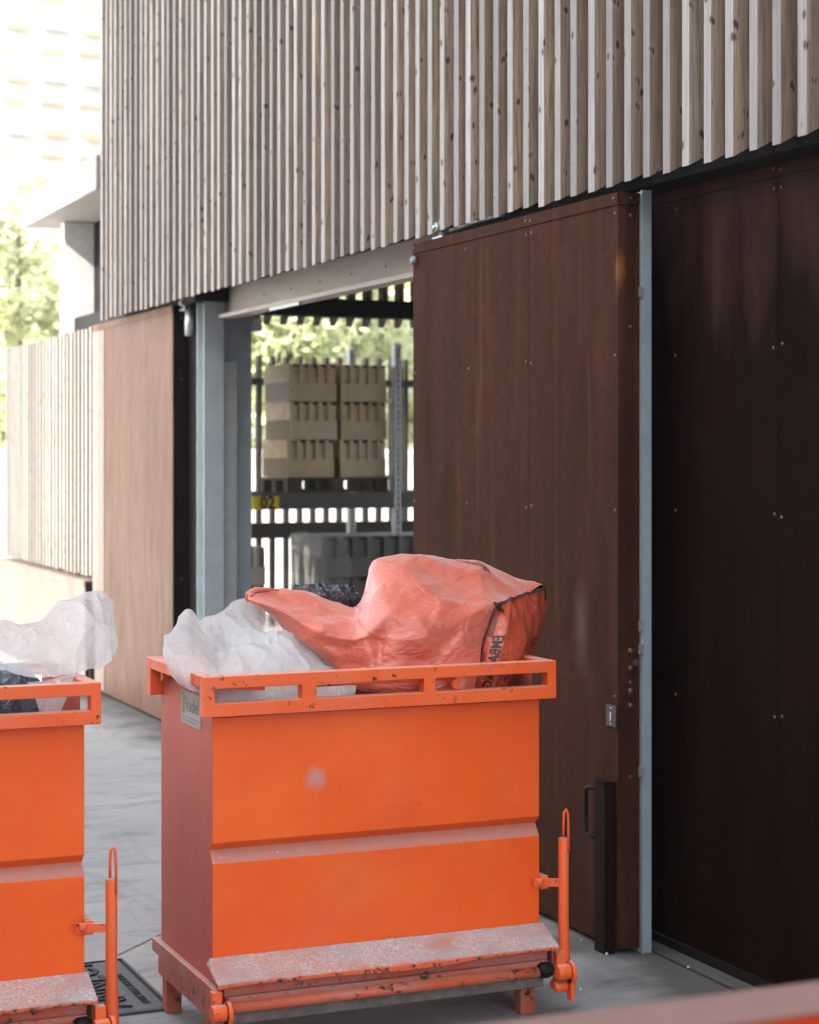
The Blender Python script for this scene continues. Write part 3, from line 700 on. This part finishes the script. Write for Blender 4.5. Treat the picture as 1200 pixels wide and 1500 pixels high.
def leafmat(name, a, b):
    m = NM(name, .5, .3)
    gi = m.n('ShaderNodeNewGeometry')
    c = m.mix(gi.outputs['Random Per Island'], a, b); m.base(c)
    out = m.t.nodes['Material Output']; tr = m.n('ShaderNodeBsdfTranslucent'); mx = m.n('ShaderNodeMixShader'); mx.inputs[0].default_value = .35
    m.l(c, tr.inputs[0]); m.l(m.b.outputs[0], mx.inputs[1]); m.l(tr.outputs[0], mx.inputs[2]); m.l(mx.outputs[0], out.inputs[0])
    return m.m
LEAF1 = leafmat('leaf_light_green', (.46, .49, .28), (.62, .63, .42))
LEAF2 = leafmat('leaf_mid_green', (.46, .51, .28), (.62, .65, .42))
BARK = plain('bark', (.10, .08, .06), .9)
def tree(x, y, h, rad, seed, mat, label, nclump=60, leaves=70, ls=.16, name='leafy_tree', low=.22):
    r = random.Random(seed); root = empty(name, (x, y, 0), label, 'tree', 'trees beyond the yard')
    mb = MB().mat(BARK)
    mb.tube([(x, y, -.05), (x + .05, y, h * .2), (x + r.uniform(-.1, .1), y, h * .45), (x, y, h * .8)], [h * .028, h * .022, h * .016, h * .005], 8)
    cl = []
    for k in range(nclump):
        while True:
            v = Vector((r.uniform(-1, 1), r.uniform(-1, 1), r.uniform(-1, 1)))
            if .25 < v.length < 1: break
        c = Vector((x + v.x * rad, y + v.y * rad, h * (low + (1 - low) * (.5 + v.z * .5)))); cl.append(c)
        if k % 5 == 0:
            z0 = h * r.uniform(.22, .55); mb.tube([(x, y, z0), ((x + c.x) / 2, (y + c.y) / 2, (z0 + c.z) / 2 + .2), c], [h * .010, h * .007, h * .002], 5)
    mb.build('trunk', root)
    vs = []; fs = []
    for c in cl:
        cr_ = rad * r.uniform(.18, .34)
        for q in range(leaves):
            d = Vector((r.gauss(0, 1), r.gauss(0, 1), r.gauss(0, .8))).normalized() * cr_ * r.random() ** .4
            p = c + d; s_ = ls * r.uniform(.6, 1.4)
            u = Vector((r.gauss(0, 1), r.gauss(0, 1), r.gauss(0, 1))).normalized(); w_ = u.orthogonal().normalized()
            i = len(vs); vs += [p - u * s_, p + w_ * s_ * .5, p + u * s_, p - w_ * s_ * .5]; fs.append((i, i + 1, i + 2, i + 3))
    me = bpy.data.meshes.new('crown'); me.from_pydata([tuple(v) for v in vs], [], fs); me.materials.append(mat)
    o = bpy.data.objects.new('crown', me); COL.objects.link(o); me.transform(Matrix.Translation(-root.location)); o.parent = root
    return root
tree(6.6, 32, 6.9, 1.5, 1, LEAF1, 'pale sunlit tree at the far left edge in front of the white flats', 60, 90, .10)
tree(7.9, 35, 5.4, 1.5, 2, LEAF2, 'lower bushy tree between the slat fence top and the canopy', 50, 90, .10)
tree(6.2, 29.5, 3.2, 1.1, 12, LEAF2, 'low leafy shrub tree just above the far end of the slat fence', 40, 90, .09, low=.1)
tree(10.2, 29, 5.5, 1.9, 3, LEAF2, 'leafy tree at the left of the open doorway view', 60, 90, .12)
tree(12.0, 31, 6.0, 2.2, 4, LEAF1, 'leafy tree in the middle of the open doorway view', 70, 90, .12)
tree(14.6, 33, 6.5, 2.4, 5, LEAF2, 'leafy tree at the right of the open doorway view', 70, 90, .12)

fl = empty('apartment_building', (25, 105, 0), 'tall white block of flats with yellow awnings far behind the trees at upper left', 'building')
WF = plain('white_flats_render', (.50, .495, .48), .8, .3, 0, .03, 2)
mb = MB().mat(WF); mb.box(10, 60, 105, 117, 0, 34); mb.build('wall', fl)
AW = [plain('awning_yellow', (.52, .48, .18), .8), plain('awning_orange', (.52, .27, .14), .8), plain('awning_pale', (.50, .48, .32), .8), plain('blind_grey', (.32, .36, .34), .8)]
GLS = plain('window_blind_cream', (.46, .45, .41), .5)
r = random.Random(11)
for fz in range(2, 11):
    for cc in range(0, 6):
        x = 18.55 + cc * 2.15; z = fz * 2.9 + .9
        mb = MB().mat(GLS); mb.box(x, x + 1.4, 104.93, 105, z, z + 1.35)
        mb.mat(AW[r.choice([0, 0, 1, 2, 2, 3])]); mb.prism([(x - .05, 104.92, z + 1.5), (x - .05, 104.92, z + 1.2), (x - .05, 104.4, z + r.uniform(.9, 1.15)), (x - .05, 104.45, z + 1.2)], (1.5, 0, 0))
        mb.mat(AW[r.choice([0, 1, 2])]); mb.box(x, x + 1.4, 104.88, 104.925, z - .28, z - .12)
        mb.build('window', fl)
wl = empty('added_shade_wall', (-1.55, 4, 0), 'unseen tall dark boarded wall added to cut the light on the lower shed walls', 'wall')  # unseen wall added to darken the lower part of door and walls
mb = MB().mat(WOOD_DARK)
y = -4.0
while y < 12:
    mb.box(-1.58, -1.55, y, y + .142, .12, 2.6); y += .146
mb.build('added_wall_boards', wl)
mb = MB().mat(DARKSTEEL); mb.box(-1.68, -1.5, -4, 12, 2.602, 2.64); mb.box(-1.66, -1.582, -4, 12, 0, .11)
for k in range(9): mb.box(-1.66, -1.583, -4 + k * 1.98, -3.92 + k * 1.98, .112, 2.6)
mb.build('frame', wl)
# unseen thin slab built as flats, added on the left to shade the yard
sb = empty('apartment_building', (-16.7, -10, 0), 'unseen thin block of flats added on the left to shade the yard', 'building')
mb = MB().mat(plain('added_block_render', (.40, .37, .33), .8)); mb.box(-17.5, -16, -34, 9.75, 0, 22); mb.build('wall', sb)  # slab of the added unseen block that shades the yard
mb = MB().mat(plain('added_block_glass', (.05, .06, .07), .15))
for fz in range(7):
    for cc in range(13): mb.box(-16.0, -15.95, -32 + cc * 3.1, -30.4 + cc * 3.1, fz * 3 + 1, fz * 3 + 2.5)
o = mb.build('added_block_windows', sb)

# ------------------------------------------------------------------ SKIPS (small tipping bins)
BX0, BX1, BY0, BY1 = 1.655, 2.715, 5.31, 5.85         # body
RX0, RX1, RY0, RY1 = 1.615, 2.752, 5.265, 5.875        # rim
ZR = 1.11
def make_skip():
    r = empty('skip_bin', ((BX0 + BX1) / 2, (BY0 + BY1) / 2, 0), '', 'skip bin', 'orange tipping skips in the yard')
    t = .004
    # body: front with pressed groove, sides, back, floor (thin walls, open top)
    prof = [(BY0, .985), (BY0, .622), (BY0 + .028, .598), (BY0, .562), (BY0, .20)]
    mb = MB()
    for k, ((ya, za), (yb, zb)) in enumerate(zip(prof, prof[1:])):
        mb.mat(LEDGE if k == 2 else ORANGE)
        mb.poly([(BX0, ya, za), (BX1, ya, za), (BX1, yb, zb), (BX0, yb, zb)])
    mb.mat(ORANGE)
    for X in (BX0, BX1):
        side = [(X, BY0, .20), (X, BY1, .20), (X, BY1, 1.072), (X, BY0 + .05, 1.072), (X, BY0 + .05, .985), (X, BY0, .985), (X, BY0, .622), (X, BY0 + .028, .598), (X, BY0, .562)]
        mb.mat(ORANGE_SIDE).poly(side)
    mb.mat(ORANGE)
    mb.poly([(BX0, BY1, .20), (BX1, BY1, .20), (BX1, BY1, .99), (BX0, BY1, .99)]); mb.poly([(BX0, BY0, .2), (BX1, BY0, .2), (BX1, BY1, .2), (BX0, BY1, .2)])
    bmesh.ops.remove_doubles(mb.bm, verts=mb.bm.verts, dist=.0005)
    o = mb.build('body', r)
    sd = o.modifiers.new('sol', 'SOLIDIFY'); sd.thickness = .004; sd.offset = -1
    bv = o.modifiers.new('bevel', 'BEVEL'); bv.width = .003; bv.segments = 2; bv.limit_method = 'ANGLE'; bv.angle_limit = R(25)
    # rim: front and back ladder frames, plain side bars
    bars = [('rim_front', RY0, RY0 + .042), ('rim_back', RY1 - .042, RY1)]
    L = RX1 - RX0
    mb = MB().mat(ORANGE_WORN)
    for nm, ya, yb in bars:
        # one closed ladder outline: outer rectangle with three slots
        xs = [RX0, RX0 + .034, RX0 + .300, RX0 + .345, RX0 + .690, RX0 + .728, RX1 - .030, RX1]
        zs = [ZR - .117, ZR - .078, ZR - .036, ZR]
        grid = {}
        for side, yy in ((0, ya), (1, yb)):
            for i, x in enumerate(xs):
                for k, z in enumerate(zs): grid[(side, i, k)] = mb.bm.verts.new((x, yy, z))
        solid = lambda i, k: 0 <= i < 7 and 0 <= k < 3 and not (k == 1 and i % 2 == 1)
        for i in range(7):
            for k in range(3):
                if not solid(i, k): continue
                for s_ in (0, 1): mb.face([grid[(s_, i, k)], grid[(s_, i + 1, k)], grid[(s_, i + 1, k + 1)], grid[(s_, i, k + 1)]])
                for (di, dk, a, b) in ((-1, 0, (i, k), (i, k + 1)), (1, 0, (i + 1, k), (i + 1, k + 1)), (0, -1, (i, k), (i + 1, k)), (0, 1, (i, k + 1), (i + 1, k + 1))):
                    if not solid(i + di, k + dk): mb.face([grid[(0, *a)], grid[(0, *b)], grid[(1, *b)], grid[(1, *a)]])
    for (xa, xb) in ((RX0, RX0 + .040), (RX1 - .040, RX1)):
        mb.box(xa, xb, RY0 + .0425, RY1 - .0425, ZR - .034, ZR - .0008)
    mb.build('rim', r, .0025)
    mb = MB().mat(ORANGE_WORN)
    mb.tube([(RX0 + .02, RY1 - .10, ZR - .052), (BX0 + .04, RY1 - .10, ZR - .052)], .012, 10)
    mb.tube([(RX0 + .36, RY0 + .043, ZR - .046), (RX1 - .32, RY0 + .043, ZR - .046)], .004, 6)
    mb.prism([(RX0 + .05, RY0 + .043, ZR - .037), (RX0 + .20, RY0 + .043, ZR - .037), (RX0 + .20, RY0 + .043, ZR - .052), (RX0 + .05, RY0 + .043, ZR - .040)], (0, .10, 0))
    mb.tube([(RX1 - .33, RY0 + .06, ZR - .06), (RX1 - .33, RY0 + .02, ZR - .06)], .016, 10)
    mb.build('rim_pin', r)
    # apron: sloping dusty flange with a folded lip, slightly bent
    mb = MB().mat(APRON); N = 26
    vs = []
    for i in range(N + 1):
        u = i / N; x = BX0 - .020 + u * (BX1 - BX0 + .030)
        wob = .004 * math.sin(u * 9) + noise.noise(Vector((u * 7, 2, 3))) * .004 - (.012 * max(0, u - .85) / .15) * 0
        vs.append([Vector((x + (.012 if i == 0 else 0), BY0 - .001, .292 + noise.noise(Vector((u * 30, 0, 0))) * .002)), Vector((x, BY0 - .055, .268 + wob)), Vector((x, BY0 - .118 + wob, .243 + wob)), Vector((x, BY0 - .121 + wob, .230 + wob)), Vector((x, BY0 - .108 + wob, .229 + wob)), Vector((x, BY0 - .004, .276))])
    V = [[mb.bm.verts.new(p) for p in row] for row in vs]
    for i in range(N):
        for k in range(6): mb.face([V[i][k], V[i + 1][k], V[i + 1][(k + 1) % 6], V[i][(k + 1) % 6]])
    mb.face(V[0]); mb.face(V[-1][::-1]); mb.build('apron', r, .0015)
    # base: stepped sills, rod, channel
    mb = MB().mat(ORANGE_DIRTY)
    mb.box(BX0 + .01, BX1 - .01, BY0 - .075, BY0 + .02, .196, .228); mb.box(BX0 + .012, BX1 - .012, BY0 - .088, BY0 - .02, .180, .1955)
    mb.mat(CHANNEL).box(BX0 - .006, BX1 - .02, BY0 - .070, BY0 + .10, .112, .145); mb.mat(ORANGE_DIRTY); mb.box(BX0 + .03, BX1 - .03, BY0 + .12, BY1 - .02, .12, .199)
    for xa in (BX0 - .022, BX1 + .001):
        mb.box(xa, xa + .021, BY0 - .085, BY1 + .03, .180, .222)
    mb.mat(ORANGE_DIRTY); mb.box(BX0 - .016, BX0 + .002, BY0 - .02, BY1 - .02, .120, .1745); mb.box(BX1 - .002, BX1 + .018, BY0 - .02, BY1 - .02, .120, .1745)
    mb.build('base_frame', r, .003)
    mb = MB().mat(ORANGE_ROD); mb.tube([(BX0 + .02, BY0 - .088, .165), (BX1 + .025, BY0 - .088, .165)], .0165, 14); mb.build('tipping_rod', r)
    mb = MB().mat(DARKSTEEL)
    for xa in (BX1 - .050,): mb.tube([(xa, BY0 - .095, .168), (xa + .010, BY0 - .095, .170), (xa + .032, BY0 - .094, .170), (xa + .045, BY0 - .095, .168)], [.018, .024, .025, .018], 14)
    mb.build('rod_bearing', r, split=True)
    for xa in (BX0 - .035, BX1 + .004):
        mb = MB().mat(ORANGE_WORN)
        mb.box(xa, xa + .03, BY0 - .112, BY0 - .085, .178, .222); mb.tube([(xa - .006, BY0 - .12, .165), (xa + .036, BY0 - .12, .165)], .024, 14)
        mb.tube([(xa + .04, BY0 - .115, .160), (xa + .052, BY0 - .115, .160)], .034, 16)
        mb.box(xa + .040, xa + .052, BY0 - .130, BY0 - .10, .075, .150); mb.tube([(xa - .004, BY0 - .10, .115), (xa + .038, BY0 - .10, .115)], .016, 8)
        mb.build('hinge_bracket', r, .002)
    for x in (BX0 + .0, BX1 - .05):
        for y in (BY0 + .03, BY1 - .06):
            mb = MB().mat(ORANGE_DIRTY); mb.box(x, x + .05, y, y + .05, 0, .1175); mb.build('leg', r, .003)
    # lever
    lx = BX1 + .072; ly = BY0 - .03
    mb = MB().mat(ORANGE_WORN)
    mb.tube([(lx, ly, .10), (lx, ly, .16), (lx - .002, ly, .30), (lx - .002, ly, .555)], [.0235, .019, .0165, .0165], 14)
    mb.box(lx - .028, lx + .030, ly - .024, ly + .024, .098, .128)
    mb.tube([(lx - .06, ly - .05, .118), (lx + .0, ly - .01, .118)], .018, 10)
    mb.build('lever_post', r, .0015)
    mb = MB().mat(ORANGE_WORN)
    lp = [(lx + .007, ly - .016, .515), (lx + .007, ly - .014, .60), (lx + .006, ly - .012, .633), (lx, ly - .012, .645), (lx - .007, ly - .012, .638), (lx - .009, ly - .012, .60), (lx - .009, ly - .010, .56)]
    mb.tube(lp, .0042, 8); mb.build('lever_loop', r)
    mb = MB().mat(ORANGE_WORN); mb.prism([(BX1 - .03, ly - .0, .438), (lx - .012, ly, .428), (lx - .012, ly, .404), (BX1 - .03, ly, .410)], (0, .007, 0))
    mb.prism([(BX1 - .004, ly + .0075, .44), (BX1 + .02, ly + .0075, .44), (BX1 + .02, ly + .0075, .40), (BX1 - .004, ly + .0075, .40)], (0, .07, 0))
    mb.dome((BX1 - .012, ly - .001, .425), (0, -1, 0), .013, .008, 8); mb.build('lever_arm', r, .001)
    # sticker on the left side
    mb = MB()
    mb.mat(plain('sticker_white', (.42, .40, .37), .55)); ya, yb = 5.42, 5.62; zc = 1.035
    mb.box(BX0 - .0022, BX0 - .0006, ya, yb, .935, 1.035)
    mb.mat(plain('sticker_green', (.22, .27, .10), .6)); mb.box(BX0 - .003, BX0 - .0023, yb - .035, yb - .008, .965, 1.03)
    mb.mat(plain('sticker_grey', (.16, .16, .13), .6))
    mb.text('Vadel', .062, lambda u, v, h: Vector((BX0 - .003, yb - .042 - u, .976 + v)))
    mb.mat(plain('sticker_line', (.28, .28, .34), .6)); mb.box(BX0 - .003, BX0 - .0023, ya + .01, yb - .01, .955, .959); mb.box(BX0 - .003, BX0 - .0023, ya + .04, yb - .01, .945, .949)
    mb.build('sticker', r)
    return r
sk = make_skip(); sk['label'] = 'orange tipping skip heaped with a big orange sack in front of the doorway'
s2 = copy_tree(sk); s2.location.x -= 1.437; s2.location.y -= .005
s2['label'] = 'orange tipping skip cut off by the left edge holding white film and a dark bag'
s3 = copy_tree(sk); s3.location.x += .45 - 1.655; s3.location.y += 1.915 - RY1
s3['label'] = 'blurred orange skip rim crossing the bottom right corner close to the viewer'

mb = MB().mat(plain('dusty_faded_orange', (.22, .125, .105), .7, .3, 0, .12, 5)); mb.box(.415, 1.547, 1.816, 1.920, 1.1105, 1.1165); mb.build('rim_cap', s3, .002)
# ------------------------------------------------------------------ BAGS
# big orange bag
rowsb = G([
 [(366,868,5.62),(400,866,5.64),(450,871,5.66),(496,884,5.66),(524,892,5.66),(536,858,5.67),(552,829,5.68),(600,828,5.70),(650,827,5.72),(695,829,5.73),(740,842,5.72),(797,863,5.72)],
 [(364,872,5.58),(405,879,5.56),(455,893,5.54),(497,909,5.52),(526,912,5.50),(542,885,5.49),(560,858,5.50),(610,852,5.50),(655,855,5.51),(695,861,5.52),(728,869,5.52),(763,873,5.57)],
 [(363,877,5.56),(408,892,5.50),(458,915,5.455),(500,930,5.42),(530,931,5.40),(550,915,5.39),(572,893,5.39),(612,890,5.39),(650,902,5.37),(682,896,5.385),(706,889,5.40),(728,886,5.43)],
 [(364,880,5.56),(412,904,5.51),(462,935,5.45),(503,950,5.42),(535,940,5.39),(556,938,5.405),(576,930,5.375),(612,928,5.35),(650,942,5.365),(680,928,5.36),(700,925,5.38),(714,925,5.40)],
 [(368,882,5.57),(417,915,5.52),(466,953,5.46),(506,972,5.42),(540,966,5.38),(556,972,5.375),(578,962,5.365),(612,965,5.36),(650,968,5.355),(675,965,5.36),(690,963,5.365),(703,965,5.38)],
 [(370,882,5.58),(421,922,5.56),(478,972,5.52),(515,1004,5.44),(545,1012,5.40),(560,1016,5.39),(582,1018,5.38),(615,1020,5.38),(650,1022,5.38),(672,1020,5.38),(685,1018,5.38),(695,1015,5.38)],
 [(372,876,5.62),(424,905,5.66),(478,948,5.70),(515,968,5.73),(545,970,5.74),(560,970,5.75),(584,970,5.76),(617,970,5.76),(650,968,5.77),(680,966,5.77),(720,960,5.77),(765,950,5.74)],
])
bag = empty('orange_sack', at(600, 980, Y=5.55), 'big crumpled orange plastic sack with black lettering heaped on top of the skip', 'sack')
body = Surf(rowsb, True, Crumple(21, .024, 4.2, 3, (1, 1, 1.3)))
mb = MB().mat(BAG_OR); body.mesh(mb, 18, 20)
o = mb.build('sack_body', bag, recalc=True); 
rowse = G([   # end panel: rows from top hem down, columns seam -> right silhouette
 [(728,886,5.43),(745,879,5.49),(763,873,5.57),(780,868,5.65),(797,863,5.72)],
 [(722,905,5.41),(745,903,5.42),(766,899,5.48),(786,893,5.60),(801,882,5.74)],
 [(714,925,5.40),(742,928,5.39),(764,928,5.42),(784,924,5.54),(796,912,5.74)],
 [(706,955,5.38),(734,958,5.37),(756,958,5.38),(774,954,5.50),(786,945,5.72)],
 [(700,985,5.38),(728,990,5.375),(746,990,5.38),(760,986,5.46),(772,972,5.64)],
 [(695,1015,5.38),(715,1020,5.38),(730,1020,5.39),(742,1018,5.43),(752,1005,5.55)]])
ends = Surf(rowse, False, Crumple(33, .016, 9, 2, (1.6, 1, .6)))
mb = MB().mat(BAG_END); ends.mesh(mb, 16, 14); mb.build('end_panel', bag)
# hem tape along the top of the end panel, stitching along the vertical seam
mb = MB().mat(HEM); hp = []
for k in range(25):
    u = k / 6.0; q = ends.p(u, 0) + Vector((.0, -.003, .002)) + Vector(noise.noise_vector(ends.p(u, 0) * 60)) * .003; hp.append(q)
mb.tube(hp, [.0035 + .0022 * abs(noise.noise(p * 90)) for p in hp], 6)
c0 = ends.p(4, 0)
mb.mat(BAG_BK); 
fr = [c0 + Vector(v) for v in ((-.050, -.01, .002), (-.012, -.004, .016), (.002, 0, .010), (.008, 0, -.036), (-.028, -.012, -.040))]
mb.prism(fr, (.004, .02, 0)); 
c1 = ends.p(0, 0)
mb.tube([c1 + Vector((0, -.005, .004)), c1 + Vector((.006, -.012, -.008)), c1 + Vector((.02, -.014, -.022))], [.006, .005, .002], 6)
mb.tube([c1 + Vector((-.012, -.004, .008)), c1 + Vector((.0, -.008, 0)), c1 + Vector((.012, -.006, -.004))], [.004, .007, .004], 6)
mb.build('hem_tape', bag)
mb = MB().mat(INK)
sgn = -1 if ends.nrm(1, 2).y > 0 else 1
E = lambda u, v, off=.0022: ends.p(u, v, sgn * off)
for k in range(30):
    v = .15 + k * .1; a = E(.10, v); b = E(.42, v + .05); c_ = E(.42, v + .085); d_ = E(.10, v + .035)
    if k < 21: mb.poly([a, b, c_, d_])
sp = [E(.03, .1 + 3.9 * k / 40, .003) for k in range(41)]; mb.tube(sp, .0014, 5)
# lettering runs down the seam: size units -> surface coords
def mapE(u0, v0, su, sv): return lambda x, y, h: E(min(3.99, u0 + y * su), min(4.99, v0 + x * sv))
mb.text('EMBALLAGE', 1.0, lambda x, y, h: E(.42 + (1 - y) * .0 + (.72 - y) * .62, 2.15 + x * .50), subdiv=True, bold=.02)
mb.text('AMIANTE LIBRE USAGE UNIQUE', .42, lambda x, y, h: E(.10 + (.3 - y) * .45, 3.0 + x * .40) if 3.0 + x * .40 < 4.9 else E(.10 + (.3 - y) * .4, 4.9), subdiv=True)
def line(pts, r_=.0014):
    P = []
    for (a, b) in zip(pts, pts[1:]):
        for k in range(8): t_ = k / 8; P.append(E(a[0] + (b[0] - a[0]) * t_, a[1] + (b[1] - a[1]) * t_, .0015))
    P.append(E(*pts[-1], .0015)); mb.tube(P, r_, 5)
line([(1.15, 4.6), (1.2, 3.35), (2.35, 3.35), (2.3, 4.6)]); line([(2.6, 4.6), (2.65, 3.4), (3.5, 3.4)])
line([(1.35, 4.2), (1.45, 3.85), (1.7, 3.72), (1.95, 3.85), (2.0, 4.15)]); line([(1.6, 4.2), (1.72, 4.0), (1.85, 4.2)])
mb.text('CE', .9, lambda x, y, h: E(3.05 + x * .42, 2.75 - y * .55), subdiv=True)
sb_ = -1 if body.nrm(8, 1).z < 0 else 1
mb.text('Emballage', .4, lambda x, y, h: body.p(8.3 + x * .75, .35 - y * .42 + x * .14, sb_ * .003), subdiv=True)
mb.build('printed_lettering', bag)
# rolled hem at the tail tip
mb = MB().mat(BAG_OR); tp = [at(a, b, Y=5.60) for a, b in ((361, 880), (364, 870), (374, 864), (392, 863), (408, 865))]; mb.tube(tp, [.006, .010, .009, .006, .003], 8)
mb.mat(HEM); tp = [at(a, b, Y=5.565) for a, b in ((363, 882), (367, 874), (376, 868), (395, 866))]; mb.tube(tp, [.002, .0025, .002, .001], 6); mb.build('tail_hem', bag, smooth=True)
bpy.context.view_layer.update()

def film(name, rows, seed, mat, label, cat, amp=.012, k=5, du=12, dv=12, thick=.0, st=(1.5, 1, .7)):
    mb = MB().mat(mat); Surf(G(rows), False, Crumple(seed, amp, k, 3, st)).mesh(mb, du, dv)
    o = mb.build(name); tag(o, label, cat)
    if thick: m = o.modifiers.new('s', 'SOLIDIFY'); m.thickness = thick
    return o
FG = 'plastic film'
film('plastic_film', [
 [(262,906,5.66),(270,899,5.66),(277,897,5.66),(284,909,5.67),(293,926,5.68)],
 [(250,925,5.60),(262,918,5.58),(276,915,5.58),(288,925,5.60),(300,940,5.62)],
 [(240,950,5.52),(255,948,5.49),(275,945,5.47),(295,950,5.49),(312,960,5.52)],
 [(242,968,5.46),(258,972,5.42),(280,975,5.40),(305,978,5.40),(325,985,5.42)],
 [(262,1000,5.44),(275,1010,5.40),(295,1015,5.38),(315,1020,5.37),(335,1025,5.38)]], 41, FILM,
 'pointed leaf of milky plastic film at the left end of the middle skip', FG, .022, 6, 20, 20)
film('plastic_film', [
 [(292,926,5.70),(316,904,5.70),(343,881,5.70),(366,884,5.68),(402,904,5.66),(440,934,5.64),(468,958,5.62),(486,976,5.60)],
 [(290,940,5.64),(316,925,5.62),(345,905,5.60),(370,905,5.58),(405,925,5.56),(440,950,5.55),(470,972,5.55),(492,988,5.55)],
 [(296,962,5.58),(322,950,5.55),(350,935,5.53),(375,930,5.51),(405,942,5.50),(440,962,5.49),(475,985,5.48),(500,998,5.49)],
 [(300,985,5.50),(325,978,5.47),(352,970,5.45),(378,965,5.43),(408,968,5.43),(445,985,5.43),(480,1000,5.43),(510,1010,5.44)],
 [(305,1035,5.46),(330,1035,5.43),(355,1035,5.42),(380,1035,5.41),(410,1035,5.41),(445,1035,5.41),(480,1035,5.42),(512,1035,5.42)]], 52, FILM,
 'tall mound of milky plastic film beside the orange sack in the middle skip', FG, .036, 6.4, 26, 28)
film('plastic_film', [
 [(330,960,5.56),(350,945,5.55),(380,930,5.54),(410,922,5.53),(440,935,5.52),(462,955,5.50)],
 [(322,968,5.50),(350,958,5.47),(380,948,5.45),(412,944,5.44),(445,958,5.44),(480,980,5.44)],
 [(310,985,5.43),(345,978,5.40),(380,972,5.385),(415,970,5.38),(455,982,5.38),(495,996,5.39)],
 [(308,1005,5.39),(345,1002,5.365),(380,998,5.36),(418,996,5.36),(460,1003,5.36),(505,1012,5.37)],
 [(310,1038,5.38),(345,1038,5.36),(380,1038,5.36),(420,1038,5.36),(462,1038,5.36),(508,1036,5.37)]], 63, FILM,
 'folded sheet of milky plastic film lying against the front rim of the middle skip', FG, .030, 6.5, 24, 26)
film('plastic_film', [
 [(-60,905,5.62),(0,909,5.62),(28,914,5.60),(60,903,5.62),(98,880,5.64),(124,866,5.66),(148,862,5.66),(160,880,5.66),(166,906,5.64)],
 [(-60,925,5.55),(0,925,5.55),(30,930,5.52),(62,922,5.52),(98,902,5.54),(125,890,5.55),(148,886,5.58),(164,903,5.60),(177,936,5.58)],
 [(-60,950,5.48),(0,950,5.48),(32,952,5.46),(65,948,5.44),(98,935,5.46),(125,925,5.48),(146,922,5.52),(160,935,5.55),(172,954,5.55)],
 [(-60,972,5.45),(0,972,5.43),(34,975,5.41),(66,974,5.40),(98,965,5.42),(124,958,5.45),(142,955,5.48),(152,962,5.50),(158,970,5.52)],
 [(-60,985,5.42),(0,984,5.40),(36,990,5.38),(68,995,5.37),(96,990,5.39),(118,985,5.42),(132,980,5.44),(140,980,5.46),(146,982,5.50)]], 74, FILM,
 'large sheet of milky plastic film billowing above the left skip', FG, .032, 5.2, 24, 26)
film('plastic_film', [
 [(40,1000,5.40),(70,996,5.38),(95,990,5.40),(112,985,5.44)],
 [(50,1018,5.38),(68,1015,5.36),(88,1012,5.38),(104,1005,5.44)],
 [(60,1050,5.38),(72,1052,5.37),(82,1050,5.39),(90,1040,5.45)]], 75, FILM, 'scrap of crumpled white film hanging inside the left skip behind its rim', FG, .006, 8, 14, 14)
# dark bags
film('refuse_bag', [
 [(-60,975,5.60),(-20,975,5.60),(20,978,5.60),(50,990,5.58),(70,1010,5.56)],
 [(-60,985,5.48),(-20,982,5.48),(20,985,5.46),(45,998,5.46),(62,1018,5.47)],
 [(-60,1005,5.40),(-20,1005,5.39),(15,1008,5.38),(40,1018,5.40),(56,1030,5.44)],
 [(-60,1060,5.38),(-20,1060,5.38),(15,1060,5.37),(42,1062,5.39),(58,1062,5.44)]], 81, BAG_BLUE, 'dark blue black plastic refuse bag under the film in the left skip', 'refuse bag', .03, 10, 14, 14)
film('refuse_bag', [
 [(432,858,5.80),(450,857,5.81),(475,859,5.82),(500,860,5.82),(524,863,5.80)],
 [(434,866,5.74),(455,866,5.72),(480,868,5.72),(505,872,5.73),(526,878,5.75)],
 [(440,885,5.74),(460,888,5.70),(485,895,5.70),(508,902,5.70),(528,905,5.74)],
 [(445,930,5.74),(465,935,5.72),(490,940,5.72),(510,945,5.72),(530,950,5.75)]], 82, BAG_BK, 'shiny black crumpled refuse bag showing behind the orange sack', 'refuse bag', .02, 24, 26, 22)
# loose filling below, keeps the skips from reading as empty
for (x0, x1, yy, nm) in ((1.67, 2.70, 0, 'middle'), (.235, 1.05, -.005, 'left')):
    mb = MB().mat(BAG_BK)
    rows = [[Vector((x0 + (x1 - x0) * i / 6, 5.325 + yy + .50 * j_ / 4, .93 + .03 * noise.noise(Vector((i * 1.7, j_ * 2.1, x0 * 3))))) for i in range(7)] for j_ in range(5)]
    Surf(rows, False, Crumple(int(x0 * 100), .02, 5)).mesh(mb, 8, 8)
    tag(mb.build('refuse_bag'), 'flattened black refuse bag filling the inside of the %s skip below its rim' % nm, 'refuse bag')

# ------------------------------------------------------------------ haze
HZ = 0.0011
hm = bpy.data.materials.new('haze'); hm.use_nodes = True; ht = hm.node_tree; ht.nodes.clear()
ho = ht.nodes.new('ShaderNodeOutputMaterial'); pv = ht.nodes.new('ShaderNodeVolumePrincipled'); pv.inputs['Color'].default_value = (.95, .96, .97, 1)
pv.inputs['Density'].default_value = HZ; pv.inputs['Anisotropy'].default_value = .3; ht.links.new(pv.outputs[0], ho.inputs['Volume'])
mb = MB().mat(hm); mb.box(-310, 610, -310, 610, -1, 45)
tag(mb.build('haze'), kind='stuff')
